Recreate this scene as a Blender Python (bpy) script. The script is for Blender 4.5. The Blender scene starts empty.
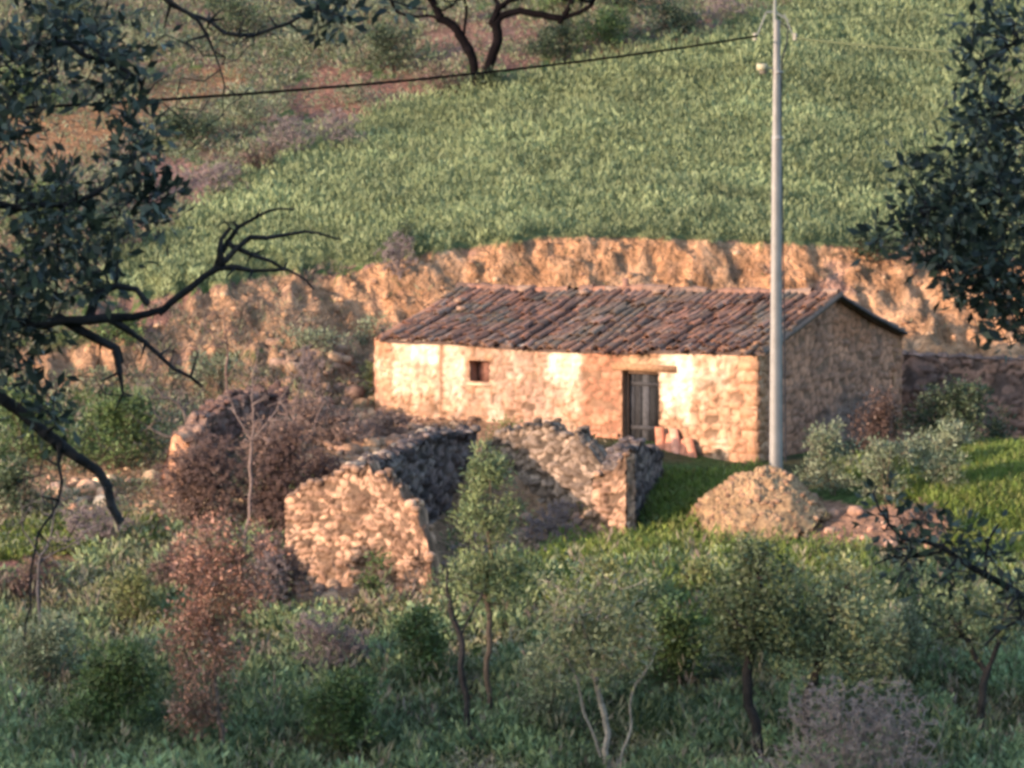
import bpy, math
import numpy as np
R = math.radians
rng = np.random.default_rng(7)
COL = bpy.context.scene.collection
SC = bpy.context.scene

# ------------------------------------------------------------------ camera model
ZC = 11.9; F = 4800.0; PITCH = R(5.0)
CP, SP = math.cos(PITCH), math.sin(PITCH)

def P(px, py, Y):
    a = (px - 512) / F; b = (384 - py) / F
    d = np.array([a, CP + b * SP, -SP + b * CP])
    return np.array([0, 0, ZC]) + d * (Y / d[1])

def proj(x, y, z):
    dz = z - ZC
    dep = y * CP - dz * SP
    up = y * SP + dz * CP
    return 512 + F * x / dep, 384 - F * up / dep

# ------------------------------------------------------------------ noise
def _h(ix, iy, iz, s):
    n = (ix.astype(np.int64) * 73856093) ^ (iy.astype(np.int64) * 19349663) ^ (iz.astype(np.int64) * 83492791) ^ (s * 2654435761)
    n = (n ^ (n >> 13)) * 1274126177 & 0x7fffffff
    n = (n ^ (n >> 16)) * 2246822519 & 0x7fffffff
    return (n ^ (n >> 15)) % 100003 / 100003.0

def vnoise(x, y, z=0.0, s=0):
    x, y, z = np.broadcast_arrays(np.asarray(x, float), np.asarray(y, float), np.asarray(z, float))
    ix, iy, iz = np.floor(x), np.floor(y), np.floor(z)
    fx, fy, fz = x - ix, y - iy, z - iz
    fx, fy, fz = [f * f * (3 - 2 * f) for f in (fx, fy, fz)]
    out = 0
    for dx in (0, 1):
        for dy in (0, 1):
            for dz in (0, 1):
                w = (fx if dx else 1 - fx) * (fy if dy else 1 - fy) * (fz if dz else 1 - fz)
                out = out + w * _h(ix + dx, iy + dy, iz + dz, s)
    return out

def fbm(x, y, z=0.0, s=0, o=4):
    t = 0; a = 0.5
    for k in range(o):
        t = t + a * (vnoise(x * 2 ** k, y * 2 ** k, np.asarray(z) * 2 ** k, s + k) * 2 - 1); a *= 0.5
    return t

def worley(u, v, s=0):
    """F1, F2-F1 and a random id per cell, for stones"""
    iu, iv = np.floor(u), np.floor(v)
    f1 = np.full(u.shape, 9.0); f2 = np.full(u.shape, 9.0); cid = np.zeros(u.shape)
    z0 = np.zeros(u.shape)
    for du in (-1, 0, 1):
        for dv in (-1, 0, 1):
            cu, cv = iu + du, iv + dv
            pu = cu + 0.15 + 0.7 * _h(cu, cv, z0, s); pv = cv + 0.15 + 0.7 * _h(cu, cv, z0, s + 1)
            d = np.hypot(u - pu, v - pv); k = _h(cu, cv, z0, s + 2)
            m = d < f1
            f2 = np.where(m, f1, np.minimum(f2, d)); cid = np.where(m, k, cid); f1 = np.where(m, d, f1)
    return f1, f2 - f1, cid

def sstep(a, b, x):
    t = np.clip((x - a) / (b - a), 0, 1)
    return t * t * (3 - 2 * t)

def inpoly(px, py, poly):
    inside = np.zeros(np.shape(px), bool); n = len(poly)
    for i in range(n):
        x1, y1 = poly[i]; x2, y2 = poly[(i + 1) % n]
        if y1 == y2: continue
        c = ((y1 > py) != (y2 > py)) & (px < (x2 - x1) * (py - y1) / (y2 - y1) + x1)
        inside ^= c
    return inside

# ------------------------------------------------------------------ terrain, fitted column by column
NEAR = [(-600, 60), (-200, 90), (-143, 85), (-120, 74), (-60, 38), (0, 10.3), (3, 9.6), (60, -8.2), (85, -7.6)]
COLS = {
    -700: [(100, 772), (110, 600), (116, 520), (121, 450), (126, 395), (129, 345), (132, 300), (137, 215), (150, 100), (165, -10)],
    0:    [(100, 772), (110, 600), (116, 520), (121, 450), (126, 395), (129, 345), (132, 300), (137, 215), (150, 100), (165, -10)],
    130:  [(100, 772), (109.5, 600), (116, 520), (120.5, 450), (125, 400), (128.5, 340), (131, 295), (137, 215), (150, 100), (165, -10)],
    300:  [(100, 772), (108.6, 612), (112.5, 570), (117, 500), (119.5, 446), (123.3, 410), (126.5, 350), (129.5, 300), (131, 278), (137, 205), (150, 100), (165, -10)],
    380:  [(100, 772), (108.6, 605), (112.5, 565), (116.5, 500), (120, 446), (123.2, 422), (126.5, 385), (129.5, 330), (131.5, 262), (137, 198), (150, 90), (165, -20)],
    512:  [(100, 772), (108.6, 600), (112.5, 564), (116.3, 530), (117.2, 472), (119, 450), (121.6, 427), (128.6, 395), (130.6, 310), (131.8, 242), (137, 192), (150, 70), (165, -30)],
    640:  [(100, 772), (108.6, 592), (112.5, 548), (115.5, 500), (117.6, 463), (119, 445), (128.6, 390), (130.8, 300), (132, 237), (137, 190), (150, 50), (165, -60)],
    757:  [(100, 772), (109, 590), (113, 535), (117.5, 466), (119, 455), (128.6, 392), (130.8, 310), (132, 243), (137, 195), (150, 40), (165, -80)],
    903:  [(100, 772), (109, 590), (114, 505), (118, 468), (121.5, 445), (125.3, 432), (126.3, 424), (126.9, 362), (129, 338), (131, 300), (132.6, 252), (137, 205), (150, 50), (165, -80)],
    1030: [(100, 772), (109, 590), (114, 500), (118, 462), (121.5, 445), (125.3, 436), (126.3, 428), (126.9, 370), (129, 345), (131, 305), (132.8, 258), (137, 210), (150, 60), (165, -80)],
    1700: [(100, 772), (109, 590), (114, 500), (118, 462), (121.5, 445), (125.3, 436), (126.3, 428), (126.9, 370), (129, 345), (131, 305), (132.8, 258), (137, 210), (150, 60), (165, -80)],
}
TY = np.arange(-600, 900.01, 0.25); TC = np.array(sorted(COLS)); TABLE = []
for c in TC:
    pts = list(NEAR) + [(y, float(P(c, r, y)[2])) for y, r in COLS[c]]
    zl = pts[-1][1]
    pts += [(180, zl + 6), (230, zl + 24), (320, zl + 42), (600, zl + 50), (900, zl + 40)]
    z = np.interp(TY, [p[0] for p in pts], [p[1] for p in pts])
    k = np.array([1, 2, 1]) / 4.0
    z = np.convolve(np.pad(z, 1, mode='edge'), k, 'valid')
    TABLE.append(z)
TABLE = np.array(TABLE)

FIELD = [(92, 292), (112, 262), (150, 240), (230, 188), (330, 132), (400, 103), (480, 84), (560, 72), (700, 40), (770, 12), (860, -30), (2400, -260), (2400, 262), (1024, 258),
         (960, 255), (870, 248), (720, 241), (600, 237), (540, 238), (470, 248), (430, 254), (390, 262), (340, 268), (250, 280), (200, 288), (150, 300)]

def bank_mask(px, py):
    m = inpoly(px, py, [(150, 300), (250, 280), (350, 267), (430, 253), (560, 236), (720, 240), (870, 247), (1100, 258), (1100, 335), (903, 335), (903, 440), (400, 420), (380, 350), (300, 345), (200, 350), (60, 385), (60, 350), (140, 325)])
    return m

def base_h(x, y):
    px = 512 + F * x / np.maximum(y, 20)
    px = np.where(y < 60, 512 + F * x / 60.0, px)
    px = np.clip(px, TC[0], TC[-1] - 1e-3)
    j = np.clip(np.searchsorted(TC, px, side='right') - 1, 0, len(TC) - 2)
    t = (px - TC[j]) / (TC[j + 1] - TC[j]); t = t * t * (3 - 2 * t)
    fy = np.clip((y - TY[0]) / 0.25, 0, len(TY) - 1.001); iy = fy.astype(int); fy = fy - iy
    a = TABLE[j, iy] * (1 - fy) + TABLE[j, iy + 1] * fy
    b = TABLE[j + 1, iy] * (1 - fy) + TABLE[j + 1, iy + 1] * fy
    return a * (1 - t) + b * t

def h(x, y):
    x = np.asarray(x, float); y = np.asarray(y, float)
    z = base_h(x, y)
    z = z - (1.9 + .13 * np.clip(x + 360, -15, 15)) * np.clip((-60 - y) / 40, 0, 1)  # unseen crest behind the camera, lowered and tilted to place its shadow edge
    far = np.clip((y - 170) / 60, 0, 1) + np.clip((-30 - y) / 60, 0, 1)
    z = z + fbm(x / 30, y / 30, 0, 3, 3) * 5 * far
    mid = sstep(90, 98, y) * (1 - sstep(150, 170, y))
    z = z + fbm(x / 2.5, y / 2.5, 0, 11, 3) * 0.16 * mid
    # eroded cut bank: runnels and lumps
    bk = sstep(126.8, 128.5, y) * (1 - sstep(131.8, 133.0, y)) + sstep(121, 124, y) * (1 - sstep(126.8, 128.5, y)) * sstep(-3.0, -4.2, x)
    z = z + bk * (fbm(x / 1.6, y / 2.0, 0, 21, 4) * 0.36 + fbm(x / 0.3 + z, z / .35, 0, 25, 3) * 0.5 - np.abs(fbm(x / .9 - z * .6, z / .8, 0, 31, 4)) * 0.3)
    return z

# ------------------------------------------------------------------ mesh building
class MB:
    def __init__(s): s.v = []; s.f = []; s.c = []; s.n = 0
    def add(s, V, Fq, C):
        V = np.asarray(V, float).reshape(-1, 3)
        C = np.asarray(C, float)
        if C.ndim == 1: C = np.tile(C, (len(V), 1))
        s.v.append(V); s.f.append(np.asarray(Fq, np.int64).reshape(-1, 4) + s.n); s.c.append(C[:, :3]); s.n += len(V)
    def grid(s, G, C, flip=False):
        """G: (n,m,3)"""
        n, m = G.shape[:2]
        i = np.arange(n * m).reshape(n, m)
        q = np.stack([i[:-1, :-1], i[1:, :-1], i[1:, 1:], i[:-1, 1:]], -1).reshape(-1, 4)
        if flip: q = q[:, ::-1]
        C = np.asarray(C, float)
        if C.ndim == 3: C = C.reshape(-1, C.shape[-1])
        s.add(G.reshape(-1, 3), q, C); return s
    def quads(s, Q, C):
        """Q (n,4,3)  C (n,3)"""
        n = len(Q)
        s.add(Q.reshape(-1, 3), np.arange(4 * n).reshape(n, 4), np.repeat(np.asarray(C), 4, axis=0))
    def box(s, c, sx, sy, sz, col, rot=None):
        p = np.array([[x, y, z] for x in (-.5, .5) for y in (-.5, .5) for z in (-.5, .5)]) * [sx, sy, sz]
        if rot is not None: p = p @ np.asarray(rot).T
        q = [[0, 1, 3, 2], [4, 6, 7, 5], [0, 4, 5, 1], [2, 3, 7, 6], [0, 2, 6, 4], [1, 5, 7, 3]]
        s.add(p + np.asarray(c), q, col)
    def tubes(s, A, B, ra, rb, col, k=6):
        A, B = np.asarray(A, float), np.asarray(B, float); n = len(A)
        if n == 0: return
        d = B - A; L = np.linalg.norm(d, axis=1, keepdims=True) + 1e-9; d = d / L
        ref = np.where(np.abs(d[:, 2:3]) > 0.9, [[1, 0, 0]], [[0, 0, 1]])
        u = np.cross(d, ref); u /= np.linalg.norm(u, axis=1, keepdims=True); w = np.cross(d, u)
        t = np.arange(k) * 2 * math.pi / k
        ring = u[:, None, :] * np.cos(t)[None, :, None] + w[:, None, :] * np.sin(t)[None, :, None]
        B2 = B + d * (np.asarray(rb)[:, None] * 0.5)
        V = np.concatenate([A[:, None] + ring * np.asarray(ra)[:, None, None], B2[:, None] + ring * np.asarray(rb)[:, None, None]], 1)
        i = np.arange(k); j = (i + 1) % k
        q = np.stack([i, j, j + k, i + k], -1)[None] + (np.arange(n) * 2 * k)[:, None, None]
        s.add(V, q, np.asarray(col) if np.ndim(col) == 1 else np.repeat(col, 2 * k, axis=0))
    def build(s, name, mat, parent=None, smooth=False):
        V = np.concatenate(s.v); Q = np.concatenate(s.f); C = np.concatenate(s.c)
        me = bpy.data.meshes.new(name)
        me.vertices.add(len(V)); me.vertices.foreach_set('co', V.astype(np.float32).ravel())
        me.loops.add(len(Q) * 4); me.loops.foreach_set('vertex_index', Q.astype(np.int32).ravel())
        me.polygons.add(len(Q)); me.polygons.foreach_set('loop_start', np.arange(0, len(Q) * 4, 4, dtype=np.int32))
        me.polygons.foreach_set('loop_total', np.full(len(Q), 4, np.int32))
        if smooth: me.polygons.foreach_set('use_smooth', np.ones(len(Q), bool))
        at = me.color_attributes.new('Col', 'FLOAT_COLOR', 'POINT')
        at.data.foreach_set('color', np.concatenate([np.clip(C, 0, 1), np.ones((len(C), 1))], 1).astype(np.float32).ravel())
        me.materials.append(mat); me.update(calc_edges=True)
        o = bpy.data.objects.new(name, me); COL.objects.link(o)
        if parent is not None: o.parent = parent; o.matrix_parent_inverse = parent.matrix_world.inverted()
        return o

def tag(o, label=None, cat=None, group=None, kind=None):
    if label: o['label'] = label
    if cat: o['category'] = cat
    if group: o['group'] = group
    if kind: o['kind'] = kind
    return o

def empty(name, loc, label, cat, group=None, kind=None):
    o = bpy.data.objects.new(name, None); COL.objects.link(o); o.location = [float(a) for a in loc]
    bpy.context.view_layer.update()
    return tag(o, label, cat, group, kind)

# ------------------------------------------------------------------ materials
def mat(name, rough=0.85, noise=0.25, nscale=8.0, bump=0.0, bscale=20.0, transl=0.0, spec=0.3, bdist=0.03):
    m = bpy.data.materials.new(name); m.use_nodes = True
    nt = m.node_tree; N = nt.nodes; L = nt.links; b = N['Principled BSDF']
    a = N.new('ShaderNodeAttribute'); a.attribute_name = 'Col'
    tc = N.new('ShaderNodeTexCoord')
    ns = N.new('ShaderNodeTexNoise'); ns.inputs['Scale'].default_value = nscale; ns.inputs['Detail'].default_value = 6
    L.new(tc.outputs['Object'], ns.inputs['Vector'])
    mr = N.new('ShaderNodeMapRange'); mr.inputs[1].default_value = 0.3; mr.inputs[2].default_value = 0.7
    mr.inputs[3].default_value = 1 - noise; mr.inputs[4].default_value = 1 + noise
    L.new(ns.outputs[0], mr.inputs[0])
    vm = N.new('ShaderNodeVectorMath'); vm.operation = 'SCALE'
    L.new(a.outputs['Color'], vm.inputs[0]); L.new(mr.outputs[0], vm.inputs['Scale'])
    L.new(vm.outputs[0], b.inputs['Base Color'])
    b.inputs['Roughness'].default_value = rough; b.inputs['Specular IOR Level'].default_value = spec
    if bump:
        n2 = N.new('ShaderNodeTexNoise'); n2.inputs['Scale'].default_value = bscale; n2.inputs['Detail'].default_value = 5
        L.new(tc.outputs['Object'], n2.inputs['Vector'])
        bp = N.new('ShaderNodeBump'); bp.inputs['Strength'].default_value = bump; bp.inputs['Distance'].default_value = bdist
        L.new(n2.outputs[0], bp.inputs['Height']); L.new(bp.outputs[0], b.inputs['Normal'])
    if transl:
        t = N.new('ShaderNodeBsdfTranslucent'); L.new(vm.outputs[0], t.inputs['Color'])
        mx = N.new('ShaderNodeMixShader'); mx.inputs[0].default_value = transl
        L.new(b.outputs[0], mx.inputs[1]); L.new(t.outputs[0], mx.inputs[2]); L.new(mx.outputs[0], N['Material Output'].inputs[0])
    return m

M_ground = mat('earth_ground', 0.95, 0.4, 5.0, 1.0, 7.0, bdist=0.22, spec=0.05)
M_stone = mat('rubble_stone', 0.9, 0.25, 7.0, 0.5, 30.0, spec=0.15)
M_tile = mat('clay_tile', 0.85, 0.3, 9.0, 0.4, 40.0, spec=0.2)
M_wood = mat('weathered_wood', 0.8, 0.3, 12.0, 0.4, 30.0, spec=0.2)
M_bark = mat('tree_bark', 1.0, 0.3, 20.0, 0.5, 50.0, spec=0.05)
M_leaf = mat('leaf', 0.55, 0.15, 4.0, 0, transl=0.22, spec=0.35)
M_field = mat('crop_leaf', 0.6, 0.12, 0.6, 0, transl=0.3, spec=0.3)
M_conc = mat('pole_concrete', 0.8, 0.12, 3.0, 0.15, 40.0, spec=0.25)
M_metal = mat('dull_metal', 0.5, 0.1, 20.0, spec=0.4)
M_cable = mat('black_cable', 1.0, 0.05, 20.0, spec=0.0)

# ------------------------------------------------------------------ ground sheet
def axis(segs):
    out = []
    for a, b, st in segs:
        out.append(np.arange(a, b - 1e-9, st))
    return np.concatenate(out + [[segs[-1][1]]])
XS = axis([(-700, -100, 25), (-100, -30, 5), (-30, -17, 1), (-17, 17, 0.11), (17, 30, 1), (30, 100, 5), (100, 700, 25)])
YS = axis([(-600, -30, 15), (-30, 80, 2.5), (80, 97, 0.8), (97, 121, 0.14), (121, 134, 0.09), (134, 150, 0.2), (150, 172, 0.6), (172, 240, 4), (240, 900, 30)])
GX, GY = np.meshgrid(XS, YS, indexing='ij')
GZ = h(GX, GY)
GPX, GPY = proj(GX, np.maximum(GY, 20), GZ)

ORANGE = np.array([0.36, 0.195, 0.105]); OCHRE = np.array([0.33, 0.205, 0.125]); PURP = np.array([0.20, 0.115, 0.095])
DARKSOIL = np.array([0.07, 0.065, 0.035]); GREEN = np.array([0.055, 0.085, 0.03]); BROWN = np.array([0.24, 0.155, 0.10])
def mixc(a, b, t): return a * (1 - t[..., None]) + b * t[..., None]
nz = fbm(GX / 1.6, GY / 1.6, 0, 51, 4); nf = fbm(GX / 0.35, GY / 0.35, 0, 61, 3)
jx, jy = GPX + nz * 40, GPY + fbm(GX / 1.2, GY / 1.2, 0, 71, 3) * 22
gc = np.zeros(GX.shape + (3,)) + DARKSOIL
gc = mixc(gc, GREEN * 1.0, sstep(-.1, .3, nz))
up = (GPY < 330) & (GY > 125)
gc[up] = mixc(PURP * 0.9, BROWN * 0.8, sstep(-.3, .3, nz))[up]
gc[up & (nf > 0.15)] = (GREEN * 1.4)
left_mid = inpoly(jx, jy, [(-900, 330), (60, 380), (380, 340), (400, 400), (500, 400), (530, 436), (600, 450), (600, 560), (430, 590), (330, 610), (280, 610), (150, 560), (-900, 520)]) & (GY > 108)
gc[left_mid] = mixc(BROWN, OCHRE * 0.8, sstep(-.25, .35, nz))[left_mid]
gm = inpoly(jx, jy, [(-900, 380), (60, 385), (150, 390), (165, 450), (60, 470), (-900, 470)])
gc[gm] = GREEN * 1.1
bk = inpoly(jx, GPY + nz * 10, [(-900, 335), (60, 350), (140, 325), (200, 288), (250, 280), (350, 267), (430, 253), (560, 237), (720, 241), (870, 248), (2400, 262), (2400, 400), (903, 440), (400, 420), (380, 350), (300, 352), (200, 352), (60, 400), (-900, 390)]) & (GY > 118)
bc = mixc(ORANGE, OCHRE, sstep(-.3, .4, fbm(GX / .8, GY / .8, 0, 91, 3)))
bc = bc * (1 + 0.35 * nf[..., None]) * (1 + .8 * fbm(GX / .28, GZ / .35, 0, 97, 3))[..., None]
bc = mixc(bc, PURP * 1.5, sstep(.25, .55, fbm(GX / 1.1, GZ / 0.5, 0, 95, 3)) * .7)
bc = mixc(bc, BROWN * 1.1, sstep(420, 300, GPX) * 0.45)
gc[bk] = bc[bk]
for poly, col in [([(-60, 112), (60, 118), (130, 95), (190, 62), (235, 62), (230, 92), (150, 120), (90, 160), (60, 185), (-60, 170)], ORANGE * .72),
                  ([(285, 78), (340, 72), (440, 78), (400, 115), (350, 128), (300, 120)], np.array([.21, .11, .08])),
                  ([(60, 165), (150, 150), (240, 180), (250, 210), (150, 200), (60, 200)], PURP * 1.1),
                  ([(985, 85), (1010, 72), (1060, 60), (1060, 100), (995, 112)], ORANGE * .9),
                  ([(415, 18), (520, 15), (560, 40), (520, 62), (440, 60)], np.array([.19, .11, .085])),
                  ([(860, -10), (900, -10), (1000, 0), (740, 18), (700, 18)], PURP)]:
    m = inpoly(jx, jy, poly) & (GY > 130); gc[m] = (col * (1 + .4 * nf[..., None]))[m]
fm = inpoly(GPX, GPY, FIELD) & (GY > 126)
gc[fm] = [0.12, 0.14, 0.065]
dirt = inpoly(jx, jy, [(630, 560), (700, 520), (720, 560), (650, 600), (560, 640), (560, 610)]) & (GY < 125)
gc[dirt] = [0.20, 0.14, 0.07]
d2 = inpoly(jx, jy, [(820, 500), (950, 520), (960, 545), (850, 550), (800, 520)]) & (GY < 125)
gc[d2] = [0.26, 0.15, 0.10]
d3 = inpoly(jx, jy, [(-60, 558), (60, 560), (70, 600), (-60, 610)]) & (GY < 125)
gc[d3] = [0.15, 0.08, 0.07]
gb = MB(); gb.grid(np.stack([GX, GY, GZ], -1), gc)
ground = gb.build('ground', M_ground, smooth=True); tag(ground, kind='structure')

def G(px, py, y0=98, y1=160):
    """ground point under a pixel (nearest hit)"""
    ys = np.arange(y0, y1, 0.05)
    a = (px - 512) / F; b = (384 - py) / F
    t = ys / (CP + b * SP); x = a * t; z = ZC + t * (-SP + b * CP)
    hz = h(x, ys); k = np.argmax(hz >= z)
    return np.array([x[k], ys[k], hz[k]])

# ------------------------------------------------------------------ leaves
def unit(v): return v / (np.linalg.norm(v, axis=-1, keepdims=True) + 1e-9)
def leaves(c, d, L, W, r):
    n = len(c); d = unit(d)
    s = unit(np.cross(d, r.normal(size=(n, 3))))
    nn = np.cross(d, s)
    L = np.broadcast_to(L, n)[:, None]; W = np.broadcast_to(W, n)[:, None]
    base = c; tip = c + d * L
    mid = c + d * L * 0.5 + nn * L * 0.08
    return np.stack([base, mid - s * W * .5, tip, mid + s * W * .5], 1)

def varied(cols, n, r, v=0.25):
    cols = np.asarray(cols, float); k = r.integers(0, len(cols), n)
    return cols[k] * (1 + r.uniform(-v, v, (n, 1)))

def smooth_line(t, k=2):
    t = np.asarray(t, float)
    for _ in range(k):
        if len(t) < 3: return t
        q = t[:-1] * .75 + t[1:] * .25; w_ = t[:-1] * .25 + t[1:] * .75
        t = np.concatenate([t[:1], np.stack([q, w_], 1).reshape(-1, t.shape[1])[1:-1], t[-1:]])
    return t

def scatter(poly, spacing, seed, ymin=97, ymax=172, jitter=1.0, xlim=None, dens=None):
    r = np.random.default_rng(seed)
    pts = np.array(poly)
    xs = np.arange(-19, 19, spacing) if xlim is None else np.arange(xlim[0], xlim[1], spacing)
    ys = np.arange(ymin, ymax, spacing)
    X, Y = np.meshgrid(xs, ys, indexing='ij'); X = X.ravel() + r.uniform(-.5, .5, X.size) * spacing * jitter; Y = Y.ravel() + r.uniform(-.5, .5, Y.size) * spacing * jitter
    Z = h(X, Y); px, py = proj(X, Y, Z)
    w = 7 * fbm(X / .8, Y / .8, 0, seed, 2)
    m = inpoly(px + w, py + w, poly)
    X, Y, Z = X[m], Y[m], Z[m]
    if dens is not None:
        k = r.random(len(X)) < dens(X, Y); X, Y, Z = X[k], Y[k], Z[k]
    return np.stack([X, Y, Z], -1), r

def plants(mb, pts, r, nleaf, hgt, spread, L, W, cols, upness=1.0, v=0.25, hvar=0.35, pv=0.2, tint=None):
    n = len(pts)
    H = hgt * (1 + r.uniform(-hvar, hvar, n))
    idx = np.repeat(np.arange(n), nleaf); m = len(idx)
    a = r.uniform(0, 2 * math.pi, m); rad = spread * np.sqrt(r.random(m)); zf = r.random(m)
    off = np.stack([np.cos(a) * rad, np.sin(a) * rad, zf * H[idx] * 0.85 - 0.02], -1)
    c = pts[idx] + off
    d = np.stack([np.cos(a), np.sin(a), np.full(m, upness)], -1) + r.normal(size=(m, 3)) * 0.45
    sc = r.uniform(.7, 1.3, m)
    Q = leaves(c, d, L * sc, W * sc, r)
    pc = varied(cols, n, r, pv)
    if tint is not None: pc = pc * np.clip(tint, .45, 1.7)[:, None]
    C = pc[idx] * (1 + r.uniform(-v, v, (m, 1)))
    mb.quads(Q, C)

# crop field
def field_d(X, Y): return np.where(fbm(X / 1.3, Y / 1.3, 0, 5, 2) > -.33, 1, .5)
pts, r = scatter(FIELD, 0.20, 101, 128, 172, dens=field_d)
mb = MB()
patch = fbm(pts[:, 0] / 2.2, pts[:, 1] / 2.2, 0, 9, 3)
tall = patch > 0.05; ft = 1 + .5 * fbm(pts[:, 0] / 3.5, pts[:, 1] / 1.2 + pts[:, 0] * .1, 0, 29, 3) + .35 * fbm(pts[:, 0] / .7, pts[:, 1] / .7, 0, 39, 2)
cg = [(.22, .27, .138), (.195, .24, .12), (.24, .285, .15), (.175, .215, .108)]
plants(mb, pts[tall], r, 10, .40, .13, .17, .05, cg, 2.2, v=.12, pv=.1, tint=ft[tall])
plants(mb, pts[~tall], r, 10, .32, .13, .16, .048, [(.205, .25, .128), (.23, .275, .142), (.175, .215, .105)], 2.0, v=.12, pv=.1, tint=ft[~tall])
tag(mb.build('crop_plants', M_field), 'green leafy crop filling the sloping field above the orange earth bank', 'crop', kind='stuff')

# ------------------------------------------------------------------ rough masonry
def wall_skin(mb, O, U, Nrm, S, Zb, Zt, cell, seed, colfn, amp=0.05, res=0.055, zres=None, holes=(), flip=False):
    """one rough stone face: O origin xy, U horizontal dir, Nrm outward, S length, Zb(s), Zt(s)"""
    wp = .35 if amp < .058 else .95
    ns = max(2, int(S / res)); us = np.linspace(0, S, ns)
    for hl in holes: us = np.sort(np.unique(np.append(us, hl[:2])))
    zt = Zt(us); zb = Zb(us)
    nz_ = max(2, int((zt.max() - zb.min()) / res)); vs = np.linspace(0, 1, nz_)
    UU, VV = np.meshgrid(us, vs, indexing='ij')
    ZZ = zb[:, None] + VV * (zt - zb)[:, None]
    f1, e, cid = worley(UU / (cell * 1.5) + wp * fbm(UU / .35, ZZ / .35, 0, seed, 3), ZZ / cell + wp * fbm(UU / .4, ZZ / .4, 0, seed + 4, 3), seed)
    body = sstep(0.03, 0.2, e) if amp < .058 else sstep(.04, .24, e)
    cid2 = _h(np.floor(cid * 9999), cid * 0, cid * 0, seed + 77)
    body = body * np.where(cid2 > 1.02 - amp * 1.6, .15, 1)
    disp = amp * (body * (.35 + 1.1 * cid) - .5) + amp * .3 * body * (fbm(UU / .12, ZZ / .12, 0, seed + 12, 2)) + .03 * fbm(UU / .9, ZZ / .9, 0, seed + 9, 3)
    Gd = np.zeros(UU.shape + (3,))
    Gd[..., 0] = O[0] + U[0] * UU + Nrm[0] * disp; Gd[..., 1] = O[1] + U[1] * UU + Nrm[1] * disp; Gd[..., 2] = ZZ
    C = colfn(UU, ZZ, cid, body, VV)
    n, m = UU.shape; i = np.arange(n * m).reshape(n, m)
    q = np.stack([i[:-1, :-1], i[1:, :-1], i[1:, 1:], i[:-1, 1:]], -1)
    keep = np.ones(q.shape[:2], bool)
    uc = (us[:-1] + us[1:]) / 2; zc = (ZZ[:-1, :-1] + ZZ[1:, 1:]) / 2
    for a, b, c, d in holes:
        keep &= ~(((uc[:, None] > a) & (uc[:, None] < b)) & (zc > c) & (zc < d))
    q = q[keep]
    if flip: q = q[:, ::-1]
    mb.add(Gd, q, C.reshape(-1, 3))

def rubble_wall(mb, p0, p1, th, Zb, Zt, cell, seed, colfn, amp=.05, res=.055, holes=()):
    """closed free-standing rough wall from p0 to p1; outward face is to the right-hand normal"""
    p0 = np.array(p0[:2], float); p1 = np.array(p1[:2], float)
    U = p1 - p0; S = np.linalg.norm(U); U /= S
    Nn = np.array([U[1], -U[0]])
    wall_skin(mb, p0, U, Nn, S, Zb, Zt, cell, seed, colfn, amp, res, holes=holes)
    wall_skin(mb, p0 - Nn * th, U, -Nn, S, Zb, Zt, cell, seed + 1, colfn, amp, res, holes=holes, flip=True)
    # top
    ns = max(2, int(S / res)); us = np.linspace(0, S, ns); ws = np.linspace(-.02, th + .02, 7)
    UU, WW = np.meshgrid(us, ws, indexing='ij'); zt = Zt(us)[:, None] + 0 * WW
    f1, e, cid = worley(UU / cell, WW / cell, seed + 2)
    zt = zt + (.09 + amp) * (sstep(.02, .3, e) * (.3 + cid) - .35) * np.sin(np.clip(WW / th, 0, 1) * math.pi) + .01
    mb.grid(np.stack([p0[0] + U[0] * UU - Nn[0] * WW, p0[1] + U[1] * UU - Nn[1] * WW, zt], -1), colfn(UU, zt, cid, sstep(.02, .3, e), 0 * UU + 1.0))
    # ends
    for s_, pp, fl in ((0, p0, True), (S, p1, False)):
        zb_, zt_ = float(Zb(np.array([s_]))[0]), float(Zt(np.array([s_]))[0])
        wall_skin(mb, pp, -Nn, U * (1 if s_ else -1), th, lambda s, a=zb_: np.full(s.shape, a), lambda s, a=zt_: np.full(s.shape, a), cell, seed + 7 + int(s_ > 0),
                  lambda a, b, c, d, e_, s_=s_: colfn(a * 0 + s_, b, c, d, e_), amp * .6, res, flip=fl)

def prof(pts, rough=0.0, seed=0):
    xs = [p[0] for p in pts]; zs = [p[1] for p in pts]
    def f(s):
        s = np.asarray(s, float); z = np.interp(s, xs, zs)
        if rough:
            z = z + rough * 1.5 * (np.round(vnoise(s / .2, s * 0, 0, seed) * 3) / 3 - .5) + rough * .6 * fbm(s / .8, s * 0, 0, seed + 3, 2)
        return z
    return f

# ---- farmhouse
TH = R(32)
C0 = P(757, 462, 118.0); DU = np.array([-math.cos(TH), math.sin(TH)]); DV = np.array([math.sin(TH), math.cos(TH)])
c0 = C0[:2]
def len_to_px(o, d, px):
    lo, hi = 0, 30
    f = lambda s: 512 + F * (o[0] + d[0] * s) / (o[1] + d[1] * s) - px
    return next(s for s in np.arange(0, 30, .005) if f(s) * f(s + .005) <= 0)
LEN = len_to_px(c0, DU, 374); DEP = len_to_px(c0, DV, 903)
print('house', LEN, DEP)
def pxs(px): return len_to_px(c0, DU, px)
def zat(s, py, o=c0, d=DU):
    q = o + d * s; return float(P(512, py, q[1])[2])
ZB = -1.2
z_eave0 = zat(0, 352); z_eave1 = zat(LEN, 339)
fx_eave = prof([(0, z_eave0), (LEN * .3, zat(LEN * .3, 351)), (LEN * .55, zat(LEN * .55, 348)), (LEN * .8, zat(LEN * .8, 341)), (LEN, z_eave1)])
ridge_o = c0 + DV * DEP / 2
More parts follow.
